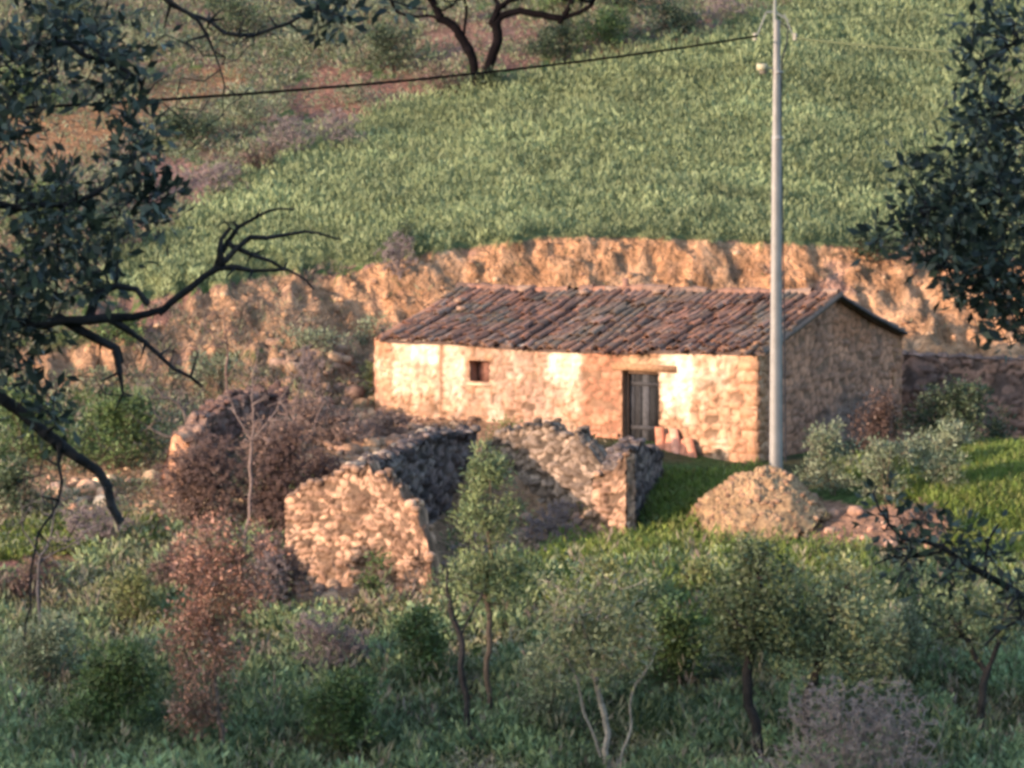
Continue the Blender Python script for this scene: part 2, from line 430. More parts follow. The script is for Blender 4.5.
def zr(s, py): q = ridge_o + DU * s; return float(P(512, py, q[1])[2])
fx_ridge = prof([(0, zr(0, 297)), (LEN * .2, zr(LEN * .2, 296)), (LEN * .5, zr(LEN * .5, 292)), (LEN * .75, zr(LEN * .75, 294)), (LEN, zr(LEN, 290))])
z_back0 = zat(DEP, 331, c0, DV)

S_ = {p: pxs(p) for p in (395, 402, 441, 446, 470, 490, 545, 550, 582, 623, 660, 664, 692)}
WHITE = np.array([.68, .57, .45]); CREAM = np.array([.47, .29, .185]); TAN = np.array([.34, .195, .12]); BRICK = np.array([.29, .135, .085])
PINK = np.array([.33, .22, .17]); MORT = np.array([.38, .26, .17])
def band(x, a, b, w=.12): return sstep(a - w, a + w, x) * (1 - sstep(b - w, b + w, x))
def house_col(u, z, cid, body, v):
    px = np.interp(u, [0] + [S_[k] for k in sorted(S_, reverse=True)] + [LEN], [757] + sorted(S_, reverse=True) + [374])
    n1 = fbm(u / .5, z / .5, 0, 301, 4); n2 = fbm(u / .18, z / .18, 0, 302, 3)
    top = fx_eave(u) - z
    base = mixc(CREAM, TAN, np.clip(cid * 1.1 - .1, 0, 1))
    reg = band(px, 450, 545, 10); base = mixc(base, mixc(PINK, TAN * .9, np.clip(cid * 1.2, 0, 1)), reg * .85)
    reg = band(px, 500, 560, 12); base = mixc(base, PINK * .95, reg * .6)
    reg = band(px, 580, 622, 6); base = mixc(base, mixc(BRICK, BRICK * 1.35, cid), reg * .9)
    base = mixc(base, BRICK * 1.15, band(px, 735, 757, 5) * sstep(.3, .7, cid) * .5)
    mo = 1 - body
    base = mixc(base, MORT * np.where(reg[..., None] > .5, .4, .42 - .2 * sstep(.6, 1.6, top)[..., None]), mo * .85)
    plaster = np.zeros(u.shape)
    plaster = np.maximum(plaster, band(px, 392, 440, 5) * sstep(1.8, .1, top + n1 * 1.4) * .6)
    plaster = np.maximum(plaster, band(px, 410, 438, 3) * sstep(.85, .5, top + n1 * .4))
    plaster = np.maximum(plaster, band(px, 443, 466, 4) * sstep(2.0, .8, top + n1 * 1.6) * .7)
    plaster = np.maximum(plaster, band(px, 546, 582, 4) * sstep(2.2, .2, top + n1 * 1.5) * .65)
    plaster = np.maximum(plaster, band(px, 548, 582, 3) * sstep(.75, .45, top + n1 * .5))
    plaster = np.maximum(plaster, band(px, 662, 694, 6) * sstep(1.7, 1.0, top + n1 * .8))
    plaster = np.maximum(plaster, band(px, 690, 735, 8) * sstep(1.3, .2, top + n1 * .9) * .5)
    plaster = np.maximum(plaster, .35 * sstep(.0, .35, n1) * (1 - band(px, 578, 624, 6)))
    plaster = plaster * (.62 + .5 * sstep(-.3, .3, fbm(u / .16, z / .9, 0, 331, 3)))
    base = mixc(base, WHITE * .98, np.clip(plaster, 0, 1) * sstep(-.45, .0, n2 + plaster * .45 - .12))
    base = mixc(base, TAN * .45, band(px, 439.5, 443, 1.5) * .9)  # dark crack line, also painting in the shadow of a corner step
    base = mixc(base, TAN * .8, sstep(1.0, 2.2, top + n1) * sstep(-.1, .25, fbm(u / .22, z / 1.6, 0, 317, 3)) * .7)      # darker streaks towards the wall foot
    base = mixc(base, TAN * .6, band(px, 517, 522, 2) * sstep(.9, 1.4, top) * .6)
    n3 = fbm(u / .10, z / .14, 0, 303, 3)
    return base * (1 + .22 * n2[..., None] + .30 * n3[..., None] + .34 * (cid[..., None] - .5) * (1 - plaster[..., None]))
def gable_col(u, z, cid, body, v):
    n2 = fbm(u / .3, z / .3, 0, 311, 3)
    b = mixc(np.array([.46, .235, .15]), np.array([.25, .14, .10]), cid)
    b = mixc(b, np.array([.36, .17, .10]), sstep(.0, .4, fbm(u / 1.1, z / .9, 0, 313, 3)))
    b = mixc(b, np.array([.10, .07, .05]), (1 - body) * .75)
    b = mixc(b, np.array([.32, .17, .085]), sstep(.5, .2, u) * .7)
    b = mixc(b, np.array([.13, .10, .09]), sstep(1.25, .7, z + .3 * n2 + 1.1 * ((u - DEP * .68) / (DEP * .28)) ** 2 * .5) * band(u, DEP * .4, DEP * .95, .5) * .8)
    return b * (1 + .35 * n2[..., None])

farmhouse = empty('farmhouse', (c0[0], c0[1], ZB), 'long low stone farmhouse with sagging tiled roof and peeling whitewash', 'house')
d0, d1 = S_[660], S_[623] ; dz0, dz1 = ZB, zat((d0 + d1) / 2, 371)
w0, w1 = S_[490], S_[470]; wz0, wz1 = zat(w0, 383), zat(w0, 361)
holes = [(d0, d1, dz0, dz1), (w0, w1, wz0, wz1)]
mb = MB()
# front wall; p0 is the left end so that its outer face looks at the camera
pL = c0 + DU * LEN
def flipu(fn): return lambda u, z, c, b, v: fn(LEN - u, z, c, b, v)
hol = [(LEN - b, LEN - a, c, d) for a, b, c, d in holes]
rubble_wall(mb, pL, c0, .5, prof([(0, ZB), (LEN, ZB)]), lambda s: fx_eave(LEN - np.asarray(s)), .19, 401, flipu(house_col), .055, .05, holes=hol)
# reveals
def reveal(u0, u1, z0, z1, col, dep=.5):
    a = c0 + DU * u1; b = c0 + DU * u0
    o = -DV * .0
    for (p, q) in (((a, z0), (a, z1)), ((b, z1), (b, z0))):
        Gd = np.zeros((2, 2, 3))
        for i, (pt, z) in enumerate((p, q)):
            for j, w in enumerate((-.02, dep + .02)): Gd[i, j] = [pt[0] + DV[0] * w, pt[1] + DV[1] * w, z]
        mb.grid(Gd, col)
    for z, (p, q) in ((z1, (a, b)), (z0, (b, a))):
        Gd = np.zeros((2, 2, 3))
        for i, pt in enumerate((p, q)):
            for j, w in enumerate((-.02, dep + .02)): Gd[i, j] = [pt[0] + DV[0] * w, pt[1] + DV[1] * w, z]
        mb.grid(Gd, col)
reveal(*holes[0], np.array([.30, .18, .12])); reveal(*holes[1], np.array([.33, .20, .15]))
mb.build('front_wall', M_stone, farmhouse)
mb = MB()
gt = prof([(0, z_eave0 - .02), (DEP / 2, float(fx_ridge(0)) - .03), (DEP, z_back0)])
rubble_wall(mb, c0 + DV * .06, c0 + DV * DEP, .5, prof([(0, ZB), (DEP, ZB)]), lambda s: gt(np.asarray(s) + .06), .2, 421, gable_col, .05, .055)
mb.build('gable_wall', M_stone, farmhouse)
mb = MB()
pr = c0 + DV * DEP; pb = pr + DU * LEN
rubble_wall(mb, pr, pb, .5, prof([(0, ZB), (LEN, ZB)]), prof([(0, z_back0 - .03), (LEN, z_back0 - .1)]), .2, 431, gable_col, .05, .14)
gt2 = prof([(0, z_back0 - .1), (DEP / 2, float(fx_ridge(LEN)) - .05), (DEP, z_eave1)])
rubble_wall(mb, pb, pL, .5, prof([(0, ZB), (DEP, ZB)]), gt2, .2, 441, gable_col, .05, .12)
mb.build('rear_wall', M_stone, farmhouse)
# corner stones at the right front corner
mb = MB()
for k in range(12):
    z = ZB + .6 + k * .29
    if z > z_eave0 - .15: break
    a = .34 + .2 * (k % 2); b = .54 - .2 * (k % 2)
    a *= rng.uniform(.8, 1.15); cc = c0 + DU * (a / 2 - .012) + DV * (b / 2 - .012)
    rot = np.array([[DU[0], DV[0], 0], [DU[1], DV[1], 0], [0, 0, 1]])
    mb.box([cc[0], cc[1], z], a, b, .25, np.array([.38, .22, .135]) * rng.uniform(.8, 1.15), rot)
mb.build('corner_stones', M_stone, farmhouse)
# lintel, door
def ubox(mb, u, w, z, su, sw, sz, col, tilt=0):
    rot = np.array([[DU[0], DV[0], 0], [DU[1], DV[1], 0], [0, 0, 1]])
    c, s = math.cos(tilt), math.sin(tilt); rot = rot @ np.array([[c, -s, 0], [s, c, 0], [0, 0, 1]])
    q = c0 + DU * u + DV * w; mb.box([q[0], q[1], z], su, sw, sz, col, rot)
mb = MB(); ubox(mb, (d0 + d1) / 2 - .1, .12, dz1 + .09, d1 - d0 + .75, .36, .17, np.array([.30, .175, .10]))
mb.build('lintel', M_wood, farmhouse)
door = MB(); nd = 5; wd = (d1 - d0)
for k in range(nd):
    ubox(door, d0 + wd * (k + .5) / nd, .27 + .008 * (k % 2), (dz0 + dz1) / 2 + .55, wd / nd - .012, .035, dz1 - dz0 - 1.12, np.array([.060, .062, .070]) * (.2, .35, 1.1, .6, 1.0)[k] * rng.uniform(.8, 1.15))  # right-hand planks coloured dark, painting in the unlit inside of an open door
for zz in (dz1 - .35, dz1 - 1.45): ubox(door, (d0 + d1) / 2, .245, zz, wd - .05, .03, .1, [.045, .045, .05])
dl = door.build('door', M_wood, farmhouse)
mb = MB(); ubox(mb, d0 + .12, .225, dz1 - 1.0, .04, .03, .16, [.05, .04, .035]); hd = mb.build('handle', M_metal, dl)
mb = MB()
for u in (d0 + .035, d1 - .035): ubox(mb, u, .2, (dz0 + dz1) / 2, .07, .1, dz1 - dz0 - .01, [.13, .085, .06])
ubox(mb, (d0 + d1) / 2, .2, dz1 - .05, wd - .15, .1, .08, [.13, .085, .06])
mb.build('door_frame', M_wood, farmhouse)
win = MB(); ww = w1 - w0
ubox(win, (w0 + w1) / 2, .35, (wz0 + wz1) / 2, ww - .01, .03, wz1 - wz0 - .01, [.15, .075, .06])
for k in range(3): ubox(win, w0 + ww * (k + .5) / 3, .325, (wz0 + wz1) / 2, ww / 3 - .02, .02, wz1 - wz0 - .04, np.array([.17, .085, .065]) * (1 + .15 * k))
win.build('window', M_wood, farmhouse)
mb = MB(); ubox(mb, (w0 + w1) / 2, .03, wz0 - .05, ww + .15, .2, .07, [.5, .36, .25]); mb.build('window_sill', M_stone, farmhouse)

# roof: two pitches of curved clay tiles
OV = .22
def roofpt(u, w, lift, side):
    """w: 0 at ridge .. 1 at eave"""
    half = DEP / 2 + (OV * .8 if side < 0 else -.12)
    ze = fx_eave(u) + .02 if side < 0 else (z_back0 - .1 + 0 * u)
    zrg = fx_ridge(u) + .05
    z = zrg + (ze - zrg) * w * (half / (DEP / 2)) ; z = z - .05 * np.sin(np.clip(w, 0, 1) * math.pi) + .05 * fbm(u / 1.3, w * 3, 0, 77, 3) + lift
    q = ridge_o[:, None] + DU[:, None] * u + DV[:, None] * (w * half * side)
    return np.stack([q[0], q[1], z], -1)
roofs = []
TILEC = [(.185, .098, .070), (.15, .082, .060), (.21, .115, .082), (.10, .06, .046), (.21, .14, .105), (.24, .115, .075), (.165, .105, .08)]
for side, nm in ((-1, 'front_roof'), (1, 'back_roof')):
    mb = MB(); r = np.random.default_rng(55 + side)
    us = np.linspace(-.12, LEN - .2, 90); wv = np.linspace(-.0, .975, 14)
    UU, WW = np.meshgrid(us, wv, indexing='ij')
    Pg = roofpt(UU.ravel(), WW.ravel(), 0, side).reshape(UU.shape + (3,))
    mb.grid(Pg, np.array([.10, .065, .055])); Pg2 = Pg.copy(); Pg2[..., 2] -= .07; mb.grid(Pg2, np.array([.12, .08, .06]), True)
    for edge, fl in ((0, 0), (-1, 1)):
        mb.grid(np.stack([Pg[:, edge], Pg2[:, edge]], 1), np.array([.10, .07, .06])); mb.grid(np.stack([Pg[edge], Pg2[edge]], 1), np.array([.2, .15, .12]))
    pitch = .215; nr = 12
    A = np.linspace(0, math.pi, 7)
    Q = []; CC = []
    for i in range(int((LEN - .1) / pitch) + 1):
        u0 = -.1 + i * pitch
        cj = r.normal() * .02; drift = r.normal() * .10 + .10 * math.sin(i * .55); colc = r.uniform(.72, 1.25)
        for j in range(nr):
            if r.random() < .025: continue
            wa = j / nr - .01; wb = (j + 1) / nr + .05
            if j == nr - 1: wb = 1.0 + r.uniform(-.02, .075)
            uu = u0 + cj + drift * j / nr + r.normal() * .012; tw = r.normal() * .03; lift = r.uniform(0, .05) + .05 * (r.random() < .12)
            v = []
            for (w_, rad, hh) in ((wa, .068, .0), (wb, .086, .03)):
                arc_u = uu + (tw if w_ == wb else -tw) + np.cos(A) * rad * 1.05
                v.append(roofpt(arc_u, np.full(7, w_), np.sin(A) * rad * .95 + hh + lift, side))
            v = np.array(v)
            ti = int(r.integers(0, len(TILEC)))
            lich = fbm(np.array(uu / 1.0), np.array(wa * 4), 0, 88, 3)
            c = np.array(TILEC[ti]) * colc * r.uniform(.75, 1.25)
            if lich > .22: c = c * .55 + np.array([.06, .055, .04])
            if lich < -.3 or j == nr - 1 and r.random() < .45: c = c * .5 + np.array([.17, .085, .05])
            mb.grid(v, c)
            v2 = v.copy(); v2[..., 2] -= .016; mb.grid(v2, c * .8, True)
            mb.grid(np.stack([v[1], v2[1]]), c * .9)
    if side < 0:
        # stones that weigh the tiles down and one broken, lighter patch
        for u, w in ((LEN - .9, .28), (LEN - 1.35, .42), (LEN * .62, .1), (LEN * .43, .08)):
            pc = roofpt(np.array([u]), np.array([w]), .14, side)[0]
            mb.box(pc, .30, .2, .09, [.25, .17, .13], np.array([[.8, -.6, 0], [.6, .8, 0], [0, 0, 1]]))
    ro = mb.build(nm, M_tile, farmhouse)
    if side < 0:
        rg = MB()
        for k in range(int(LEN / .38) + 1):
            if k in (9, 20): continue
            u = k * .38; A2 = np.linspace(-.35, math.pi + .35, 8)
            v = []
            for uu, rad in ((u - .2, .13), (u + .22, .11)):
                cpt = np.array([*(ridge_o + DU * uu), float(fx_ridge(uu)) + .03 + (0.02 if uu < u else .05) + r.uniform(-.03, .05)])
                v.append(cpt + np.stack([DV[0] * np.cos(A2) * rad, DV[1] * np.cos(A2) * rad, np.sin(A2) * rad], -1))
            c = np.array(TILEC[int(r.integers(0, 7))]) * 1.0 + .01
            rg.grid(np.array(v), c)
        q = ridge_o + DU * (LEN * .535); rg.box([q[0], q[1], float(fx_ridge(LEN * .535)) + .2], .16, .22, .34, [.23, .13, .1])
        q = ridge_o + DU * (LEN * .95); rg.box([q[0], q[1], float(fx_ridge(LEN * .95)) + .12], .3, .22, .14, [.2, .12, .1])
        rg.build('ridge_tiles', M_tile, ro)
# mortar verge along the gable
mb = MB()
for (w0_, w1_, sd, cc) in ((-.02, 1.0, -1, np.array([.13, .10, .085])), (-.02, 1.0, 1, np.array([.07, .06, .06]))):
    ws = np.linspace(w0_, w1_, 22)
    a = roofpt(np.full(22, -.06), ws, .07, sd); b = roofpt(np.full(22, -.30 if sd < 0 else -.24), ws, .05, sd)
    a[:, 2] += .02 * fbm(ws * 8, ws * 0, 0, 3, 2)
    lo_a, lo_b = a.copy(), b.copy(); lo_a[:, 2] -= .09; lo_b[:, 2] -= .09
    mb.grid(np.stack([a, b, lo_b, lo_a], 1), cc)
mb.build('roof_verge', M_stone, farmhouse)

def rock_mesh(mb, c, s, seed, col, sq=.7, n=7):
    th_ = np.linspace(0.02, math.pi - .02, n); ph = np.linspace(0, 2 * math.pi, n + 4)
    T, Pp = np.meshgrid(th_, ph, indexing='ij')
    d = np.stack([np.sin(T) * np.cos(Pp), np.sin(T) * np.sin(Pp), np.cos(T)], -1)
    d = np.sign(d) * np.abs(d) ** .8
    rr = 1 + .45 * fbm(d[..., 0] * 1.5 + seed, d[..., 1] * 1.5, d[..., 2] * 1.5, 5, 3)
    mb.grid(np.asarray(c) + d * rr[..., None] * np.array([s, s * .8, s * sq]), np.asarray(col), True)

# ---- ruined outbuilding in front
ruin = empty('stone_ruin', P(430, 560, 112), 'roofless grey stone outbuilding in ruins, just below the farmhouse', 'ruin')
def ruin_col(a, b, cdark, mort, seed):
    a, b, cdark, mort = map(np.array, (a, b, cdark, mort))
    def f(u, z, cid, body, v):
        n = fbm(u / .25, z / .25, 0, seed, 3)
        c = mixc(a * 1.12, b * .85, np.clip(cid * 1.6 - .3, 0, 1)); c = mixc(c, cdark, sstep(.8, .9, _h(np.floor(cid * 9999), cid * 0, cid * 0, seed)) * .8)
        c = mixc(c, mort * .7, (1 - body) * .95); c = c * np.where(np.asarray(v) == 1.0, .72, 1.0)[..., None]  # wall tops darkened in the colour to offset the skylight on them
        big = fbm(u / .6, z / .5, 0, seed + 40, 3); fine = fbm(u / .07, z / .1, 0, seed + 50, 2)
        c = mixc(c, cdark * 1.1, sstep(.08, .45, big) * .55)
        return c * (1 + .3 * n[..., None] + .35 * fine[..., None])
    return f
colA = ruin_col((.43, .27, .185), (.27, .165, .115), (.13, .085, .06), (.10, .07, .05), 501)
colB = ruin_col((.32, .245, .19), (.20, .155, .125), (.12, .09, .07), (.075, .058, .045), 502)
colD = ruin_col((.15, .12, .115), (.075, .06, .06), (.22, .18, .16), (.045, .038, .035), 503)  # dark copy of the stone, painting in shade on walls facing away from sun
def wall_px(mb, pa, ya, pb, yb, tops, bot, th, cell, seed, colfn, amp=.06, rough=.1, res=.055):
    """wall between two pixel columns at given distances; tops = [(px, row)]"""
    A_ = P(pa, 500, ya)[:2]; B_ = P(pb, 500, yb)[:2]; S = np.linalg.norm(B_ - A_); U = (B_ - A_) / S
    tp = []
    for px, row in tops:
        s = min(max(len_to_px(A_, U, px), 0), S) if pa + .01 < px < pb - .01 else (0 if px <= pa + .01 else S)
        tp.append((s, float(P(512, row, (A_ + U * s)[1])[2])))
    tf = prof(tp, rough, seed)
    rubble_wall(mb, A_, B_, th, prof([(0, bot), (S, bot)]), tf, cell, seed, colfn, amp, res)
    Nn = np.array([U[1], -U[0]]); r = np.random.default_rng(seed)
    for k in range(int(S * 16)):
        s_ = r.uniform(0, S); w_ = r.uniform(-.05, th); q = A_ + U * s_ - Nn * w_; sz_ = r.uniform(.04, .15)
        c_ = colfn(np.array([s_]), np.array([0.0]), np.array([r.random()]), np.array([1.0]), np.array([.5]))[0]
        rock_mesh(mb, [q[0], q[1], float(tf(np.array([s_]))[0]) + r.uniform(-.03, .07)], sz_, k * 2.7 + seed, c_ * r.uniform(.6, 1.1), r.uniform(.4, .8), 6)
mb = MB()
wall_px(mb, 285, 111.2, 432, 109.4, [(285, 497), (300, 486), (322, 482), (346, 470), (368, 470), (384, 480), (392, 484), (393, 492), (406, 498), (407, 506), (418, 514), (419, 528), (427, 536), (432, 572)], -3.6, .42, .145, 510, colA, amp=.075, rough=.2, res=.045)
mb.build('front_wall', M_stone, ruin)
mb = MB()
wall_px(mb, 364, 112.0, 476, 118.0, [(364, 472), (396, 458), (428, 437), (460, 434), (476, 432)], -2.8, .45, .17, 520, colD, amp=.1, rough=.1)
mb.build('middle_wall', M_stone, ruin)
mb = MB()
wall_px(mb, 360, 112.0, 436, 117.6, [(360, 470), (396, 456), (436, 433)], -2.2, .25, .5, 525, ruin_col((.38, .30, .23), (.32, .25, .19), (.28, .21, .17), (.24, .18, .14), 505), rough=.02)
for v in mb.v: v[:, 0] -= .1; v[:, 2] += .03
mb.build('wall_coping', M_stone, ruin)
mb = MB()
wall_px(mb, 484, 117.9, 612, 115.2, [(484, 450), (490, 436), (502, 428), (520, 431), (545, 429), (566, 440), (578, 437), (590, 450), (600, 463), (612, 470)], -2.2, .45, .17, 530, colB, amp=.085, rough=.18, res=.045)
mb.build('rear_wall', M_stone, ruin)
mb = MB()
wall_px(mb, 592, 113.4, 626, 113.0, [(592, 482), (600, 476), (612, 470), (626, 462)], -2.6, .5, .16, 540, colA, amp=.09, rough=.2)
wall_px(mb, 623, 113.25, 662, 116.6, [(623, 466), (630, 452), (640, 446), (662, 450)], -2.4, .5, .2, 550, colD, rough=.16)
mb.build('side_wall', M_stone, ruin)

# stones scattered on the ground as a kind of litter, by area
def stones(name, poly, spacing, seed, smin, smax, cols, label, lift=0.0, ymin=98, ymax=134, dens=.6):
    pts, r = scatter(poly, spacing, seed, ymin, ymax, dens=lambda X, Y: np.full(X.shape, dens))
    mb = MB()
    for k, p in enumerate(pts):
        s = smin + (smax - smin) * r.random() ** 2
        rock_mesh(mb, p + [0, 0, s * .2 + lift], s, k * 7.3 + seed, np.array(cols[int(r.integers(0, len(cols)))]) * r.uniform(.75, 1.2), .7, 5)
    o = mb.build(name, M_stone); tag(o, label, 'stones', kind='stuff'); return o
SC1 = [(.50, .33, .20), (.44, .27, .18), (.38, .26, .20), (.55, .40, .26)]
stones('fallen_stones', [(275, 345), (375, 360), (400, 395), (420, 450), (380, 470), (300, 490), (262, 500), (262, 430)], .36, 601, .07, .30, [(.30, .19, .13), (.38, .25, .16), (.24, .16, .12), (.20, .13, .10)], 'brown fallen stones heaped between farmhouse and ruin', dens=.8)
stones('loose_stones', [(40, 455), (200, 440), (290, 470), (285, 560), (180, 540), (60, 525)], .38, 602, .06, .28, SC1, 'pale and orange loose stones on the bank left of the ruin', dens=.5)
stones('bank_stones', [(150, 305), (350, 270), (560, 240), (950, 255), (1000, 340), (900, 335), (400, 330), (350, 400), (60, 395)], .30, 603, .025, .11, [(.37, .22, .13), (.32, .19, .115), (.27, .155, .10), (.40, .27, .17)], 'small orange clods and stones on the cut earth bank', ymin=120, dens=.5)
stones('scattered_stones', [(800, 500), (960, 520), (960, 550), (840, 555), (790, 530)], .33, 604, .05, .2, [(.38, .22, .16), (.45, .28, .2), (.3, .19, .14)], 'pinkish broken stones scattered right of the rubble mound', dens=.6)

stones('ruin_rubble', [(280, 580), (440, 565), (480, 500), (600, 500), (660, 545), (600, 570), (440, 600), (300, 618)], .30, 605, .05, .2, [(.32, .21, .15), (.25, .16, .12), (.38, .26, .18), (.16, .12, .10)], 'tumbled grey-brown rubble around the feet of the ruin walls', dens=.7)
stones('slope_rubble', [(300, 400), (400, 415), (480, 420), (470, 432), (400, 450), (360, 465), (300, 470)], .26, 606, .05, .2, [(.32, .20, .14), (.22, .14, .10), (.40, .27, .18)], 'brown rubble between the left end of the house and the ruin', dens=.7)
# individual large rocks
ROCKS = [(310, 470, .34, (.55, .37, .20), 'ochre boulder on the upper left shoulder of the ruin'),
         (296, 452, .26, (.50, .32, .18), 'small ochre boulder above the left end of the ruin'),
         (88, 492, .30, (.55, .32, .2), 'orange boulder crossed by the dark diagonal branch'),
         (104, 506, .24, (.40, .34, .26), 'pale cream rock beneath the dark diagonal branch'),
         (72, 512, .20, (.5, .28, .18), 'small reddish rock left of the pale cream rock'),
         (388, 412, .28, (.42, .27, .17), 'brown boulder at the foot of the left house corner'),
         (372, 426, .2, (.3, .19, .13), 'dark brown boulder below the left house corner'),
         (425, 585, .2, (.5, .33, .2), 'ochre stone at the right foot of the sunlit ruin wall'),
         (330, 602, .22, (.48, .3, .18), 'orange stone at the bottom of the sunlit ruin wall')]
for k, (px, py, s, c, lb) in enumerate(ROCKS):
    g = G(px, py); mb = MB(); rock_mesh(mb, g + [0, 0, s * .25], s, k * 3.1, c, .75, 9)
    tag(mb.build('boulder', M_stone), lb, 'boulder', 'boulders')

# shaded wall remnant behind the brambles
mb = MB()
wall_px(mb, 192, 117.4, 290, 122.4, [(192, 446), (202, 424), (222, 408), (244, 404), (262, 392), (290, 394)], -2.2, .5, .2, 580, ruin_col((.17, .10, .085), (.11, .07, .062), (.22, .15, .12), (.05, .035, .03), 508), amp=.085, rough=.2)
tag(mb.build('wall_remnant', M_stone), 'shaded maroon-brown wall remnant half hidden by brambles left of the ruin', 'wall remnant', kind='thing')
# broken orange wall stub at the left
mb = MB(); g = G(186, 505)
A_ = g[:2] + [-.55, .25]; B_ = g[:2] + [.05, -.1]
rubble_wall(mb, A_, B_, .6, prof([(0, g[2] - .8), (1, g[2] - .8)]), prof([(0, g[2] + 1.0), (.3, g[2] + 1.7), (.7, g[2] + 1.5)], .15, 3), .3, 560, ruin_col((.52, .29, .18), (.42, .22, .14), (.3, .18, .12), (.2, .12, .08), 506), .13)
tag(mb.build('wall_stub', M_stone), 'broken stub of orange stone wall left of the dark bramble thicket', 'wall stub', kind='thing')

# stone retaining wall right of the house
sw = empty('stone_wall', P(905, 430, 126.3), 'shaded reddish stone retaining wall running right from the farmhouse', 'wall', kind='thing')
mb = MB(); colW = ruin_col((.36, .20, .14), (.26, .155, .12), (.14, .10, .09), (.12, .085, .07), 507)
A_ = P(898, 400, 126.2)[:2]; B_ = P(1120, 400, 124.9)[:2]; S = np.linalg.norm(B_ - A_)
rubble_wall(mb, A_, B_, .6, prof([(0, -1), (S, -1)]), prof([(0, float(P(512, 355, A_[1])[2])), (S * .55, float(P(512, 360, 125.5)[2])), (S, float(P(512, 366, 124.9)[2]))], .04, 8), .22, 570, colW, .06)
mb.build('stonework', M_stone, sw)

# rubble mound
def in_mound(x, y): return 0
mg = G(757, 540); mb = MB(); mc = np.array([mg[0], mg[1] + 1.2, 0]); r = np.random.default_rng(71)
T, Pp = np.meshgrid(np.linspace(0, 1, 46), np.linspace(0, 2 * math.pi, 120), indexing='ij')
RX = 1.72 + .25 * np.sin(Pp * 3 + 1) + .12 * np.sin(Pp * 7)
X = mc[0] + RX * T * np.cos(Pp); Y = mc[1] + 1.6 * T * np.sin(Pp)
def mound_z(X, Y):
    rr = np.clip(np.hypot((X - mc[0]) / 1.85, (Y - mc[1]) / 1.6), 0, 1)
    shp = np.cos(rr * math.pi / 2) ** .95 * (1.16 + .34 * np.clip((X - mc[0]) / 1.7, -1, 1)) + .45 * fbm(X / .6, Y / .6, 0, 43, 3) * (1 - rr) ** .6
    return h(X, Y) * 1.0 - .12 + shp
Zm = mound_z(X, Y); f1, e, cid = worley(X / .12, Y / .12 + Zm / .14, 41)
Zm = Zm + .10 * sstep(0, .3, e) * cid
mcx = mixc(np.array([.36, .235, .125]), np.array([.26, .175, .10]), cid); mcx = mixc(mcx, np.array([.12, .075, .05]), (1 - sstep(.02, .3, e)) * .9); mcx = mcx * (1 + .5 * fbm(X / .35, Y / .35, 0, 47, 3))[..., None]
mb.grid(np.stack([X, Y, Zm], -1), mcx)
for k in range(620):
    t = math.sqrt(r.random()); a = r.uniform(0, 2 * math.pi); x = mc[0] + 1.75 * t * math.cos(a); y = mc[1] + 1.6 * t * math.sin(a)
    s = .022 + .07 * r.random() ** 2.5; rock_mesh(mb, [x, y, float(mound_z(np.array(x), np.array(y))) + s * .3], s, k * 1.7, np.array([(.38, .235, .14), (.31, .195, .125), (.25, .15, .10)][k % 3]) * r.uniform(.55, 1.25), .7, 5)
tag(mb.build('rubble_mound', M_stone), 'rounded heap of orange earth and rubble beside the pole', 'rubble mound', kind='thing')

# roof tiles stacked against the wall
names = [('tilted orange roof tile nearest the door, leaning on the wall', 668), ('second orange roof tile from the door, leaning on the wall', 676), ('third leaning roof tile from the door, pinkish', 684),
         ('fourth leaning roof tile from the door, dusty orange', 692), ('last small leaning roof tile, farthest right from the door', 700)]
for k, (lb, px) in enumerate(names):
    u = pxs(px); q = c0 + DU * u - DV * .32; zg = float(h(q[0], q[1]))
    A2 = np.linspace(0, math.pi, 8); v = []
    for z_, back in ((zg - .05, 0.0), (zg + (.52, .40, .58, .36, .44)[k], .22)):
        cpt = np.array([q[0] + DV[0] * back, q[1] + DV[1] * back, z_])
        tl = (.16, .05, .22, .10, .26)[k] if z_ > zg else 0
        v.append(cpt + np.stack([DU[0] * (np.cos(A2) * .13 + tl) - DV[0] * np.sin(A2) * .1, DU[1] * (np.cos(A2) * .13 + tl) - DV[1] * np.sin(A2) * .1, 0 * A2], -1))
    v = np.array(v); mb = MB(); c = np.array([.50, .21, .13]) * (1 + .12 * (k % 3 - 1)) + (.06 if k == 2 else 0)
    mb.grid(v, c); v2 = v.copy(); v2[..., 1] += .018; mb.grid(v2, c * .8, True); mb.grid(np.stack([v[1], v2[1]]), c)
    tag(mb.build('roof_tile', M_tile), lb, 'roof tile', 'roof tiles leaning by the door')

# ------------------------------------------------------------------ utility pole
pb_ = P(776, 470, 117.0); ptop = P(775, 20, 117.0)
HP = ptop[2] - pb_[2]
pole = empty('utility_pole', (pb_[0], pb_[1], pb_[2] - .4), 'tall slender pale concrete utility pole in front of the farmhouse', 'utility pole')
mb = MB(); zz = np.linspace(-.7, HP, 60); zz = np.sort(np.append(zz, [HP * .74, HP * .74 + .02]))
def half(z): return np.interp(z, [-.7, 0, HP * .74, HP * .7401, HP], [.150, .147, .108, .098, .072])
ang = np.linspace(0, 2 * math.pi, 17); g = []
for z in zz:
    w = half(z); ca, sa = np.cos(ang), np.sin(ang)
    k = 1 / (np.abs(ca) ** 5 + np.abs(sa) ** 5) ** (1 / 5)
    x_, y_ = ca * k * w, sa * k * w * .8
    c_, s_ = math.cos(R(28)), math.sin(R(28))
    g.append(np.stack([pb_[0] + x_ * c_ - y_ * s_ - .03 * z / HP, pb_[1] + x_ * s_ + y_ * c_, np.full(17, pb_[2] + z)], -1))
g = np.array(g); mb.grid(g, np.array([.245, .24, .23]), True)
